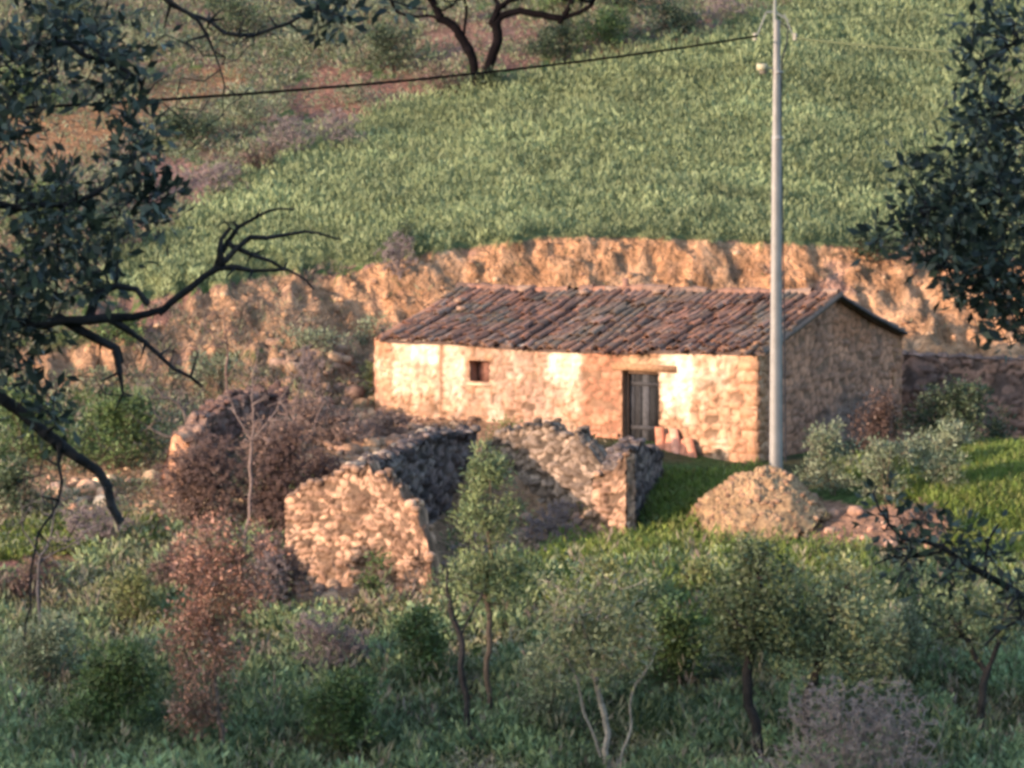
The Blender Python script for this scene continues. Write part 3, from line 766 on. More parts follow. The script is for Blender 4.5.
top = g[-1]; ctr = top.mean(0); mb.grid(np.stack([top, np.tile(ctr, (17, 1))]), np.array([.4, .38, .35]), True)
mb.build('pole_shaft', M_conc, pole, smooth=False)
zc_ = pb_[2] + HP * .74
for z, hh, w in ((zc_, .05, .235), (zc_ + 1.6, .04, .20)):
  mb = MB(); mb.box([pb_[0], pb_[1], z], w, w * .85, hh, [.28, .28, .28], np.array([[math.cos(R(28)), -math.sin(R(28)), 0], [math.sin(R(28)), math.cos(R(28)), 0], [0, 0, 1]])); mb.build('pole_band', M_metal, pole)
def pj(px, py, Y=117.0): return P(px, py, Y)
# steel bonnet and insulator at the head
mb = MB()
A0 = [pj(775, 28), pj(775, 14), pj(766, 12), pj(775, 12), pj(784, 14), pj(766, 13)]; B0 = [pj(775, 12), pj(775, -6), pj(775, 12), pj(788, 20), pj(794, 38), pj(757, 36)]
mb.tubes(A0, B0, [.06, .05, .03, .03, .025, .025], [.05, .03, .03, .025, .02, .02], [.16, .18, .17]); mb.build('crossarm', M_metal, pole)
for px in (755, 795):
    mb = MB(); a = pj(px, 38)
    for k in range(3): mb.tubes([a + [0, 0, -.05 + .06 * k]], [a + [0, 0, -.02 + .06 * k]], [.06], [.04], [.30, .28, .24], 8)
    mb.build('insulator', M_conc, pole)
mb = MB(); a = pj(762, 67)
mb.box(a, .26, .22, .16, [.34, .32, .22]); mb.box(a + [.03, 0, -.12], .18, .16, .1, [.12, .11, .09]); mb.tubes([a + [.1, 0, 0]], [pj(773, 69)], [.025], [.025], [.2, .2, .2]); mb.build('junction_box', M_metal, pole)
mb = MB(); a = pj(786, 100)
pth = [pj(780, 22), pj(788, 28), pj(787, 42), pj(782, 60), pj(781, 100), pj(781.5, 160), pj(783, 230), pj(784, 300), pj(785, 380), pj(785.5, 462)]
mb.tubes(pth[:-1], pth[1:], [.02] * 9, [.02] * 9, [.03, .035, .045]); mb.build('down_cable', M_cable, pole)

def cable(px0, py0, y0_, px1, py1, y1_, sag, rad, col, label, ext=1.0):
    A_, B_ = P(px0, py0, y0_), P(px1, py1, y1_); B_ = A_ + (B_ - A_) * ext
    t = np.linspace(0, 1, 60)[:, None]; p = A_ + (B_ - A_) * t; p[:, 2] -= sag * 4 * (t * (1 - t))[:, 0]
    mb = MB(); mb.tubes(p[:-1], p[1:], [rad] * 59, [rad] * 59, col); return tag(mb.build('power_cable', M_cable), label, 'cable', 'overhead cables')
cable(757, 36, 117, 0, 93, 74, .35, .028, [.012, .009, .008], 'thick dark overhead cable running left from the pole head', 1.3)
cable(795, 38, 117, 975, 50, 112, .08, .022, [.10, .12, .07], 'thin overhead cable running right from the pole into the oak', 1.6)

# ------------------------------------------------------------------ trees and shrubs
NTR = [0]
def skeleton(trunks, tips, r, step=.25, wob=.08, up=.3, crook=1.2):
    """trunks: list of polylines (n,3). Returns nodes, parents, and tip node ids"""
    nodes = []; par = []
    for tl in trunks:
        tl = smooth_line(tl)
        prev = -1
        if nodes:
            d = np.linalg.norm(np.array(nodes) - tl[0], axis=1); k = int(d.argmin())
            if d[k] < step * 4: prev = k
        if prev < 0 or np.linalg.norm(np.array(nodes[prev]) - tl[0]) > 1e-6:
            nodes.append(tl[0]); par.append(prev); prev = len(nodes) - 1
        seg_ = np.concatenate([[0], np.cumsum(np.linalg.norm(np.diff(tl, axis=0), axis=1))]); nn_ = max(3, int(seg_[-1] / step))
        tt_ = np.linspace(0, seg_[-1], nn_ + 1); tl = np.stack([np.interp(tt_, seg_, tl[:, k_]) for k_ in range(3)], 1)
        ph_ = r.uniform(0, 99); fade = np.minimum(1, np.minimum(np.arange(nn_ + 1), np.arange(nn_ + 1)[::-1] + 1.5) / 2.0)[:, None]
        sc_ = step * 3.0
        tl = tl + fade * crook * step * np.stack([fbm(tt_ / sc_ + ph_, 0 * tt_ + k_ * 7.7, 0, 5, 3) for k_ in range(3)], 1)
        for a, b in zip(tl[:-1], tl[1:]):
            n = 1
            for i in range(1, n + 1):
                nodes.append(a + (b - a) * i / n + (r.normal(size=3) * wob * step * .5 if i < n else 0)); par.append(prev); prev = len(nodes) - 1
    nodes = [np.asarray(n, float) for n in nodes]; NTR[0] = len(nodes)
    arr = np.array(nodes)
    d0_ = np.array([np.linalg.norm(arr - t, axis=1).min() for t in tips])
    tipid = []
    for t in np.asarray(tips)[np.argsort(d0_)]:
        arr = np.array(nodes); d = np.linalg.norm(arr - t, axis=1) + up * np.maximum(0, arr[:, 2] - t[2] + .0) * 2
        k = int(d.argmin()); a = nodes[k]; L_ = np.linalg.norm(t - a); n = max(1, int(L_ / step)); prev = k
        perp = r.normal(size=3) * wob * L_
        for i in range(1, n + 1):
            f = i / n; nodes.append(a + (t - a) * f + perp * math.sin(f * math.pi) + np.array([0, 0, -.05 * L_ * math.sin(f * math.pi)])); par.append(prev); prev = len(nodes) - 1
        tipid.append(prev)
    return np.array(nodes), np.array(par), np.array(tipid)

def radii(par, rtip, rmax, e=2.3):
    n = len(par); w = np.zeros(n); kids = np.bincount(par[par >= 0], minlength=n)
    for i in range(n - 1, -1, -1):
        if w[i] == 0: w[i] = rtip ** e
        if par[i] >= 0: w[par[i]] += w[i]
    rr = w ** (1 / e); s = rr.max()
    return rtip + (rr - rr.min()) / (s - rr.min() + 1e-9) * (rmax - rtip)

def branches(mb, nodes, par, rad, col, k=6, r=None):
    i = np.where(par >= 0)[0]
    c = np.asarray(col) * (1 + (r or rng).uniform(-.2, .2, (len(i), 1)))
    ra = np.minimum(rad[par[i]], rad[i] * 1.6 + .002)
    mb.tubes(nodes[par[i]], nodes[i], ra, rad[i], c, k)

def blob_pts(blobs, r):
    out = []
    for (c, s, n) in blobs:
        d = unit(r.normal(size=(n, 3))) * (r.random((n, 1)) ** .45)
        out.append(np.asarray(c) + d * np.asarray(s))
    return np.concatenate(out)

def make_tree(name, label, cat, base, trunks, blobs, seed, leaf=None, bark=(.10, .08, .065), rtrunk=.08, rtip=.006, step=.2, wob=.1, group=None, twigs=0, trunkname='trunk', lname='crown', up=.3):
    r = np.random.default_rng(seed)
    tips = blob_pts(blobs, r)
    if leaf and rtip < .0075: tips = tips[vnoise(tips[:, 0] / .33, tips[:, 1] / .33, tips[:, 2] / .33, seed) > .36]
    nodes, par, tid = skeleton(trunks, tips, r, step, wob, up, .65)
    rad = radii(par, rtip, rtrunk)
    root = empty(name, base, label, cat, group)
    mb = MB(); branches(mb, nodes, par, rad, bark, 6, r)
    if twigs:
        c = nodes[np.repeat(tid, twigs)]; n = len(c); d = unit(r.normal(size=(n, 3)) + [0, 0, .4]) * r.uniform(.12, .45, (n, 1)) * step * 2.2
        m = c + d * .5 + r.normal(size=(n, 3)) * step * .12
        mb.tubes(c, m, np.full(n, rtip), np.full(n, rtip * .8), bark, 4); mb.tubes(m, c + d, np.full(n, rtip * .8), np.full(n, rtip * .5), bark, 4)
    mb.build(trunkname, M_bark, root)
    if leaf:
        n_, L_, W_, sig, cols, upb = leaf; L_ *= 1.3; W_ *= 1.3; n_ = max(2, int(n_ * .75)); sig *= .9
        mb = MB(); c0_ = nodes[np.repeat(tid, n_)]; n = len(c0_)
        off = r.normal(size=(n, 3)) * sig; d = off / sig * .6 + r.normal(size=(n, 3)) * .6 + [0, 0, upb]
        cc = np.repeat(varied(cols, len(tid), r, .34), n_, axis=0) * 1.12 * (1 + r.uniform(-.25, .25, (n, 1)))
        sc = r.uniform(.6, 1.3, n)
        mb.quads(leaves(c0_ + off, d, L_ * sc, W_ * sc, r), cc); mb.build(lname, M_leaf, root)
    return root

def ell(px, py, Y, rx, ry, rd, n):
    """crown lobe centred on a pixel at distance Y, pixel radii -> metres"""
    m = Y / F; return (P(px, py, Y), (rx * m, rd, ry * m), n)
def line(pts):  return [P(*p) for p in pts]

OAKG = [(.075, .10, .045), (.095, .12, .055), (.06, .08, .038), (.12, .145, .07)]
YG = [(.13, .15, .055), (.10, .125, .045), (.16, .17, .07)]
def gy(px, row): return G(px, row)[1]

# bottom trees
y = 106.0
def stem(px, row, *more):
    """first point on the ground under the given pixel, the others at the same distance"""
    g = G(px, row); Y = g[1]; g = g - [0, 0, .15]
    return [g] + [P(a, b, Y + (c[0] if c else 0)) for a, b, *c in more], Y
t1, Y1 = stem(487, 720, (489, 660), (486, 600), (490, 540), (488, 470))
make_tree('young_tree', 'slender grey-green conical tree in front of the ruin', 'tree', t1[0], [t1],
          [ell(490, 470, Y1, 24, 24, .5, 60), ell(488, 520, Y1, 38, 34, .8, 130), ell(490, 575, Y1, 48, 34, .95, 150)], 21,
          leaf=(30, .11, .03, .10, [(.14, .18, .08), (.18, .22, .10), (.11, .14, .065)], .5), rtrunk=.07, rtip=.005)
t2, Y2 = stem(474, 745, (468, 690), (458, 640), (450, 602), (446, 560))
make_tree('young_tree', 'thin dark crooked sapling left of the conical tree', 'tree', t2[0], [t2, [t2[2], P(480, 600, Y2 + .1), P(486, 585, Y2 + .1)]],
          [ell(450, 590, Y2, 26, 34, .4, 40)], 22, leaf=(10, .10, .04, .09, OAKG, .3), rtrunk=.075, bark=(.045, .04, .04))
t3, Y3 = stem(612, 775, (606, 720), (592, 670), (582, 620)); t3b, _ = stem(626, 775, (632, 720), (634, 690), (655, 660))
make_tree('young_oak', 'sparse olive-green young oak on two pale forking stems', 'tree', t3[0], [t3, [t3[0] + [.12, 0, .1]] + t3b[1:], [t3[0] + [-.1, 0, .1], P(585, 715, Y3), P(570, 660, Y3)]],
          [ell(575, 608, Y3, 48, 50, .9, 170), ell(612, 640, Y3, 48, 50, .9, 170), ell(560, 665, Y3, 36, 30, .8, 50), ell(628, 600, Y3, 26, 36, .6, 30)], 23,
          leaf=(16, .095, .045, .12, [(.19, .215, .11), (.225, .24, .125), (.15, .17, .09)], .3), rtrunk=.085, bark=(.30, .26, .22), up=.15)
t4, Y4 = stem(757, 765, (753, 720), (750, 680), (752, 640), (758, 580))
make_tree('small_oak', 'dense dark green round-crowned oak below the rubble mound', 'tree', t4[0], [t4],
          [ell(757, 595, Y4, 48, 50, 1.1, 260), ell(735, 640, Y4, 34, 26, .8, 80), ell(785, 630, Y4, 32, 36, .8, 90), ell(745, 560, Y4, 26, 22, .6, 50)], 24,
          leaf=(24, .09, .045, .12, OAKG, .3), rtrunk=.12, bark=(.03, .027, .027))
t5, Y5 = stem(807, 752, (808, 720), (812, 680), (828, 630), (835, 600))
make_tree('small_oak', 'yellowish-green oak with a broad crown, right of the dark oak', 'tree', t5[0], [t5],
          [ell(835, 605, Y5, 52, 46, 1.1, 200), ell(868, 650, Y5, 40, 36, .9, 100), ell(820, 655, Y5, 36, 34, .8, 70)], 25,
          leaf=(22, .09, .045, .13, [(.22, .24, .11), (.19, .21, .10), (.26, .265, .13)], .3), rtrunk=.10, bark=(.06, .05, .045))
t6, Y6 = stem(983, 735, (984, 700), (986, 672), (1000, 640), (1008, 610))
make_tree('small_oak', 'open oak at the right edge with a bent dark trunk', 'tree', t6[0], [t6, [t6[2], P(965, 640, Y6), P(945, 610, Y6)]],
          [ell(1000, 600, Y6, 50, 34, 1.0, 90), ell(940, 620, Y6, 40, 36, .9, 80), ell(975, 640, Y6, 34, 22, .7, 30)], 26,
          leaf=(16, .10, .045, .12, OAKG, .3), rtrunk=.09, bark=(.045, .04, .038))
t7, Y7 = stem(219, 760, (219, 720), (214, 660), (212, 600), (214, 550))
make_tree('rusty_tree', 'tall thin tree with rust-brown dry leaves at lower left', 'tree', t7[0], [t7, [t7[1], P(195, 690, Y7), P(180, 640, Y7)]],
          [ell(212, 560, Y7, 42, 46, .9, 230), ell(205, 640, Y7, 46, 52, .9, 300), ell(212, 600, Y7, 40, 40, .8, 120), ell(196, 708, Y7, 30, 32, .5, 130), ell(252, 570, Y7, 30, 50, .6, 110)], 27,
          leaf=(22, .08, .036, .11, [(.30, .155, .11), (.34, .175, .12), (.24, .135, .105), (.19, .14, .095)], .1), rtrunk=.075, bark=(.14, .105, .09), twigs=2)
# shrubs (px,row of base, half width px, height px, kind, name, label)
KINDS = {
 'sage': dict(leaf=(14, .085, .03, .08, [(.17, .20, .125), (.21, .235, .155), (.13, .165, .095)], .7), bark=(.16, .13, .10), rtrunk=.03),
 'dark': dict(leaf=(18, .085, .04, .09, [(.05, .075, .04), (.07, .095, .05), (.04, .058, .034)], .3), bark=(.06, .05, .04), rtrunk=.04),
 'green': dict(leaf=(16, .085, .04, .09, [(.075, .12, .04), (.095, .14, .05), (.06, .095, .035)], .4), bark=(.1, .08, .06), rtrunk=.035),
 'yellow': dict(leaf=(14, .08, .035, .09, YG, .4), bark=(.12, .1, .07), rtrunk=.03),
 'bare': dict(rtip=.008, leaf=None, bark=(.30, .235, .215), rtrunk=.03, twigs=5),
 'bramble': dict(leaf=(5, .085, .03, .12, [(.085, .052, .045), (.055, .038, .036), (.12, .08, .065)], .2), bark=(.15, .105, .095), rtrunk=.03, twigs=12, rtip=.008),
 'briar': dict(leaf=(4, .08, .03, .10, [(.20, .13, .10), (.26, .17, .13), (.12, .08, .065)], .2), bark=(.22, .16, .14), rtrunk=.03, twigs=6, rtip=.008),
 'purple': dict(rtip=.008, leaf=None, bark=(.20, .165, .165), rtrunk=.025, twigs=7),
 'maroon': dict(leaf=(14, .07, .035, .09, [(.10, .065, .055), (.13, .085, .07), (.08, .055, .045)], .3), bark=(.14, .1, .09), rtrunk=.025),
}
def shrub(px, row, hw, ht, kind, name, label, n=None, seed=None, cat='shrub', group=None, stems=4):
    K = KINDS[kind]; g = G(px, row); Y = g[1]; m = Y / F; r = np.random.default_rng(int(px * 7 + row * 13))
    H = ht * m; Wd = hw * m; area = hw * ht
    n = n or int(np.clip(area / 8, 18, 560))
    tr = []
    for s in range(stems):
        a = r.uniform(-1, 1); tr.append([g + [a * .08 * Wd, r.normal() * .05, -.12], g + [a * .3 * Wd, r.normal() * .1 * Wd, H * .35], g + [a * .6 * Wd, r.normal() * .2 * Wd, H * .7]])
    blobs = [((g[0] + r.uniform(-.35, .35) * Wd, g[1] + r.uniform(-.2, .2) * Wd, g[2] + H * z), (Wd * w, Wd * .7 * w, H * .27), n // 3) for z, w in ((.3, .9), (.55, .8), (.75, .62))]
    return make_tree(name, label, cat, g, tr, blobs, int(px + row), leaf=K['leaf'], bark=K['bark'], rtrunk=K['rtrunk'], rtip=K.get('rtip', .006), step=.14, wob=.12,
                     twigs=K.get('twigs', 0), group=group, trunkname='stems', lname='foliage')
SH = [
 (835, 495, 36, 74, 'sage', 'grey_shrub', 'grey-green upright shrub right of the pole foot'),
 (888, 502, 38, 66, 'sage', 'grey_shrub', 'grey-green bushy shrub below the dark gable-corner bush'),
 (948, 492, 34, 70, 'sage', 'grey_shrub', 'spiky grey-green shrub below the stone wall'),
 (920, 478, 22, 48, 'sage', 'grey_shrub', 'small narrow grey-green shrub between its two larger neighbours'),
 (872, 456, 34, 66, 'maroon', 'dry_shrub', 'dark brown dry shrub against the gable wall'),
 (944, 452, 58, 72, 'dark', 'dark_bush', 'large dark green bush in front of the stone wall'),
 (1000, 440, 22, 30, 'dark', 'dark_bush', 'low dark bush at the right end of the stone wall'),
 (920, 545, 24, 40, 'maroon', 'dry_shrub', 'pinkish-brown dry shrub on the stony patch at right'),
 (228, 540, 70, 110, 'bramble', 'bramble_thicket', 'big dark reddish-brown tangle of bare brambles left of the ruin'),
 (276, 540, 34, 120, 'bramble', 'bramble_thicket', 'dark narrow bramble tangle between thicket and ruin'),
 (335, 446, 36, 40, 'briar', 'bramble_thicket', 'low brown twiggy thicket under the left house corner'),
 (388, 440, 30, 30, 'briar', 'bramble_thicket', 'brown bramble tangle right under the left end of the whitewashed wall'),
 (190, 535, 34, 80, 'briar', 'bramble_thicket', 'left flank of the brambles, against the orange wall stub'),
 (266, 490, 36, 70, 'briar', 'bramble_thicket', 'dark brambles uphill of the large tangle, under the tall pale sapling'),
 (300, 446, 30, 50, 'briar', 'bramble_thicket', 'brown brambles climbing the slope above the dark tangle'),
 (318, 500, 36, 50, 'bramble', 'bramble_thicket', 'low brown tangle on the crest behind the sunlit ruin wall'),
 (275, 612, 34, 80, 'bramble', 'bramble_thicket', 'brown tangle against the left edge of the sunlit ruin wall'),
 (185, 600, 40, 60, 'bramble', 'bramble_thicket', 'low brown tangle behind the rusty tree crown'),
 (312, 398, 20, 56, 'purple', 'bare_shrub', 'small purplish bare shrub uphill of the brown rubble'),
 (400, 278, 26, 44, 'purple', 'bare_shrub', 'grey bare shrub standing on the edge of the cut bank'),
 (376, 400, 22, 34, 'yellow', 'yellow_shrub', 'yellow-green low shrub at the left house corner'),
 (135, 628, 30, 58, 'yellow', 'yellow_shrub', 'yellowish shrub left of the rusty tree'),
 (505, 440, 18, 22, 'yellow', 'yellow_shrub', 'yellow-green weed shrub on top of the ruin rear wall'),
 (835, 810, 74, 130, 'bare', 'bare_shrub', 'pale greyish-pink bare shrub at bottom right, left half'),
 (905, 812, 76, 122, 'bare', 'bare_shrub', 'pale greyish-pink bare shrub at bottom right, right half'),
 (110, 470, 58, 82, 'green', 'green_shrub', 'broad green shrub under the left oak branches'),
 (30, 465, 44, 84, 'green', 'green_shrub', 'rounded green shrub at the left edge of the picture'),
 (20, 520, 30, 60, 'dark', 'dark_bush', 'dark green bush at the far left below the green shrub'),
 (215, 385, 40, 30, 'sage', 'grey_shrub', 'low grey-green patch of shrub on the orange slope'),
 (300, 352, 48, 20, 'sage', 'grey_shrub', 'flat grey-green shrub strip across the orange slope'),
 (365, 345, 24, 30, 'sage', 'grey_shrub', 'sage shrub just left of the roof end'),
 (100, 548, 50, 44, 'purple', 'bare_shrub', 'bluish-grey bare low shrub below the pale rocks'),
 (275, 620, 30, 70, 'purple', 'bare_shrub', 'grey bare shrub between rusty tree and sunlit ruin wall'),
 (560, 545, 34, 44, 'purple', 'bare_shrub', 'grey bare shrub in the shaded ruin interior'),
 (375, 600, 18, 44, 'green', 'green_shrub', 'small green shrub growing at the foot of the sunlit ruin wall'),
 (405, 250, 11, 26, 'dark', 'dark_bush', 'small dark bush at the lower edge of the crop field'),
 (870, 262, 30, 32, 'dark', 'dark_bush', 'dark straggly bush on the top edge of the bank at right'),
 (915, 272, 26, 34, 'maroon', 'dry_shrub', 'brown straggly bush hanging over the bank at right'),
 (655, 625, 30, 44, 'green', 'green_shrub', 'green leafy shrub between the two-stemmed oak and dark oak'),
 (700, 600, 26, 40, 'yellow', 'yellow_shrub', 'yellow-green shrub at the foot of the rubble mound'),
 (610, 598, 34, 40, 'yellow', 'yellow_shrub', 'yellow-green shrub below the ruin side wall'),
 (530, 600, 30, 44, 'green', 'green_shrub', 'green shrub right of the conical tree'),
 (330, 680, 46, 70, 'purple', 'bare_shrub', 'grey twiggy shrub among dark weeds right of the rusty tree'),
 (678, 690, 40, 92, 'green', 'green_shrub', 'tall green shrub left of the dark oak trunk'),
 (545, 735, 34, 90, 'sage', 'grey_shrub', 'tall grey-green shrub left of the pale forking stems'),
 (425, 690, 34, 84, 'green', 'green_shrub', 'green shrub left of the thin dark crooked sapling'),
 (345, 755, 46, 84, 'green', 'green_shrub', 'leafy green shrub near the bottom edge right of the rusty tree'),
 (120, 735, 56, 96, 'green', 'green_shrub', 'leafy green shrub near the bottom edge left of the rusty tree'),
 (45, 690, 46, 76, 'sage', 'grey_shrub', 'grey-green shrub near the lower left corner'),
 (900, 690, 40, 90, 'sage', 'grey_shrub', 'tall grey-green shrub between the yellowish oak and the edge oak'),
 (640, 655, 34, 72, 'yellow', 'yellow_shrub', 'tall yellow-green shrub left of the dark oak crown'),
 (30, 600, 40, 40, 'maroon', 'dry_shrub', 'maroon dry shrub on bare soil at lower left edge'),
]
for a in SH: shrub(*a)
# scrub on the upper slopes, each bush its own
UP = [
 (60, 30, 44, 40, 'dark', 'dark hillside bush at the top left corner'), (150, 55, 40, 36, 'sage', 'sage hillside bush beneath the hanging oak leaves'),
 (235, 40, 44, 44, 'dark', 'dark hillside bush behind the bare top-left twigs'), (320, 55, 44, 48, 'sage', 'sage hillside bush above the power cable, left of the red soil'),
 (395, 70, 40, 46, 'dark', 'dark hillside bush left of the black bare tree'), (380, 25, 36, 30, 'sage', 'sage hillside bush at the top, left of the black bare tree'),
 (180, 150, 38, 40, 'dark', 'dark hillside bush right of the orange soil patch'), (240, 130, 36, 44, 'sage', 'sage hillside bush directly below the power cable'),
 (290, 160, 34, 44, 'purple', 'bare grey hillside bush left of the red soil'), (340, 150, 34, 40, 'purple', 'bare grey hillside bush below the red soil'),
 (210, 195, 36, 34, 'purple', 'bare purplish hillside bush just above the crop edge'), (260, 175, 28, 30, 'maroon', 'maroon hillside bush just above the crop edge'),
 (560, 62, 34, 40, 'dark', 'dark hillside bush just right of the black bare tree'), (610, 52, 36, 44, 'green', 'green hillside bush second right of the black bare tree'),
 (665, 42, 34, 44, 'dark', 'dark hillside bush at the top above the crop'), (720, 30, 32, 40, 'purple', 'purplish hillside bush left of the pole head'),
 (630, 15, 40, 30, 'dark', 'dark hillside bush at the very top above the crop'), (560, 15, 36, 30, 'green', 'green hillside bush at the very top right of the black tree'),
 (490, 90, 18, 24, 'dark', 'small dark hillside bush at the foot of the black bare tree'), (440, 100, 34, 34, 'maroon', 'brownish hillside bush beside the foot of the black bare tree'),
 (20, 110, 40, 44, 'green', 'green hillside bush above the orange soil at the left edge'), (95, 90, 40, 40, 'sage', 'sage hillside bush above the orange soil'),
 (40, 230, 44, 48, 'green', 'green hillside bush behind the left oak leaves'), (110, 255, 30, 40, 'dark', 'dark hillside bush at the left tip of the crop field'),
 (120, 200, 36, 40, 'sage', 'sage hillside bush between orange soil and crop'), (30, 330, 46, 44, 'sage', 'sage hillside bush under the left oak limb'),
 (120, 345, 40, 30, 'green', 'green hillside bush above the orange slope at left'), (460, 25, 30, 26, 'sage', 'sage hillside bush behind the fork of the black bare tree'),
 (300, 20, 36, 26, 'dark', 'dark hillside bush at the top beside the hanging leaf cluster'), (350, 105, 26, 24, 'sage', 'small sage hillside bush on the red soil patch')]
for (px, row, hw, ht, k, lb) in UP: shrub(px, row, hw, ht, k, 'hillside_bush', lb, cat='bush', group='bushes on the upper hillside', n=int(hw * ht / 8))

# bare thin trees on the left slope
def sap(name, label, pts_list, tips, seed, bark, rt=.045, leaf=None):
    g = pts_list[0][0]
    return make_tree(name, label, 'tree', g, pts_list, tips, seed, leaf=leaf, bark=bark, rtrunk=rt, rtip=.009, step=.18, wob=.14, twigs=3)
a, Ya = stem(226, 415, (226, 380), (228, 345), (222, 310))
sap('bare_sapling', 'thin leafless sapling on the orange slope above the brambles', [a, [a[1], P(245, 350, Ya), P(258, 330, Ya)], [a[2], P(205, 330, Ya), P(195, 312, Ya)]], [ell(225, 330, Ya, 44, 30, .7, 26)], 31, (.13, .09, .08), .035)
a, Ya = stem(196, 470, (190, 430), (178, 400), (165, 395), (140, 370))
sap('bare_sapling', 'crooked grey leafless tree left of the bramble thicket', [a, [a[2], P(184, 378, Ya), P(190, 355, Ya)], [a[1], P(170, 440, Ya), P(130, 415, Ya)]], [ell(165, 400, Ya, 50, 40, .7, 30)], 32, (.11, .095, .09), .06)
a, Ya = stem(245, 560, (248, 500), (252, 440), (250, 390), (262, 350))
sap('bare_sapling', 'tall pale leafless sapling rising through the bramble thicket', [a, [a[2], P(270, 420, Ya), P(300, 370, Ya)], [a[2], P(236, 420, Ya), P(225, 380, Ya)]], [ell(258, 400, Ya, 44, 50, .7, 44)], 33, (.17, .13, .12), .042)
a, Ya = stem(288, 520, (286, 470), (292, 430), (300, 390))
sap('bare_sapling', 'slim leafless sapling on the brown rubble left of the house', [a, [a[1], P(310, 440, Ya), P(325, 400, Ya)]], [ell(300, 410, Ya, 34, 44, .6, 34)], 34, (.15, .11, .10), .035)
a, Ya = stem(38, 640, (38, 600), (42, 560), (60, 500), (68, 470))
sap('bare_sapling', 'dark leafless sapling at lower left beside the maroon soil', [a, [a[2], P(80, 540, Ya), P(110, 520, Ya)], [a[2], P(25, 530, Ya), P(18, 500, Ya)]], [ell(58, 530, Ya, 50, 50, .6, 26)], 35, (.08, .075, .08), .04)
# black bare tree on the skyline of the field
a, Ya = stem(478, 92, (486, 78), (492, 58), (498, 35), (492, 22), (520, 8), (560, 22), (590, 5))
make_tree('bare_oak', 'black gnarled leafless oak at the top of the crop field', 'tree', a[0], [a, [a[0], P(476, 62, Ya), P(464, 35, Ya), P(440, 16, Ya), P(410, 18, Ya), P(396, 12, Ya)],
          [a[4], P(500, 8, Ya), P(520, -8, Ya)], [P(464, 35, Ya), P(466, 10, Ya), P(462, -10, Ya)], [a[6], P(572, 5, Ya), P(576, -12, Ya)], [P(440, 16, Ya), P(428, -8, Ya)]],
          [ell(430, -12, Ya, 60, 22, 2., 30), ell(540, -14, Ya, 70, 22, 2., 40)], 36, leaf=(14, .12, .05, .2, OAKG, .2), rtrunk=.23, rtip=.035, bark=(.006, .005, .006), twigs=2)

# ---- near oaks whose branches frame the view
NB = (.03, .03, .032)
def near_leaves(tips_nodes, r, n=9, L=.034, W=.015, sig=.017, cols=((.030, .044, .034), (.046, .064, .046), (.070, .092, .060), (.020, .030, .026))):
    c = np.repeat(tips_nodes, n, axis=0); m = len(c)
    d = r.normal(size=(m, 3)); off = d * sig
    sc = r.uniform(.65, 1.25, m)
    return leaves(c + off, d + [0, 0, .2], L * sc, W * sc, r), varied(cols, m, r, .25)
def near_tree(name, label, Yt, base, limbs, blobs, seed, rtrunk, nleaf=6, bare=(), lsc=1.0):
    """limbs: list of (polyline of (px,row,Y), r_start, r_end); blobs: (px,row,Y,rx,ry,depth,n)"""
    r = np.random.default_rng(seed); root = empty(name, base, label, 'tree')
    tr = [smooth_line(np.array([P(*p) for p in pl])) for pl, _, _ in limbs]
    tips = blob_pts([ell(*b) for b in blobs], r); nb_ = len(tips)
    if bare: tips = np.concatenate([tips, blob_pts([ell(*b) for b in bare], r)])
    nodes, par, tid = skeleton(tr, tips, r, .035, .16, .0, .9)
    tid = np.array([t for t in tid if np.linalg.norm(tips[:nb_] - nodes[t], axis=1).min() < 1e-6])
    nl = sum(1 for _ in nodes) - 0
    rad = radii(par, .0012, .009)
    # explicit limb radii
    onl = np.zeros(len(nodes), bool); onl[:NTR[0]] = True
    for (pl, ra, rb), t in zip(limbs, tr):
        seg = np.concatenate([[0], np.cumsum(np.linalg.norm(np.diff(t, axis=0), axis=1))])
        for a_, b_, sa, sb in zip(t[:-1], t[1:], seg[:-1], seg[1:]):
            ab = b_ - a_; q = np.clip(((nodes - a_) @ ab) / (ab @ ab), 0, 1); dd = np.linalg.norm(nodes - (a_ + q[:, None] * ab), axis=1)
            f = (sa + q * (sb - sa)) / seg[-1]; w = ra + (rb - ra) * f
            mk = (dd < .03) & onl; rad[mk] = np.maximum(rad[mk], w[mk] * (1 + .22 * fbm(nodes[mk][:, 0] / .05, nodes[mk][:, 2] / .05, 0, 6, 2)))
    mb = MB(); branches(mb, nodes, par, rad, NB, 8, r); mb.build('limbs', M_bark, root)
    mb = MB(); Q, C = near_leaves(nodes[tid], r, nleaf, .034 * lsc, .015 * lsc); mb.quads(Q, C)
    # a few leaves along the twigs too
    mb.build('leaves', M_leaf, root)
    return root
YL = 10.0
def gz(x, y): return float(h(np.array(x), np.array(y)))
bl = np.array([-2.1, YL, gz(-2.1, YL)])
tb = lambda X, Y, Z: (512 + F * X / (Y * CP - (Z - ZC) * SP), 0, Y)
def wpix(X, Y, Z):
    px, py = proj(X, Y, Z); return (float(px), float(py), Y)
trunkL = [wpix(-2.1, YL, bl[2] - .2), wpix(-2.0, YL, bl[2] + 2.0), wpix(-1.85, YL, 10.9), wpix(-1.75, YL, 11.6), wpix(-1.6, YL, 12.8)]
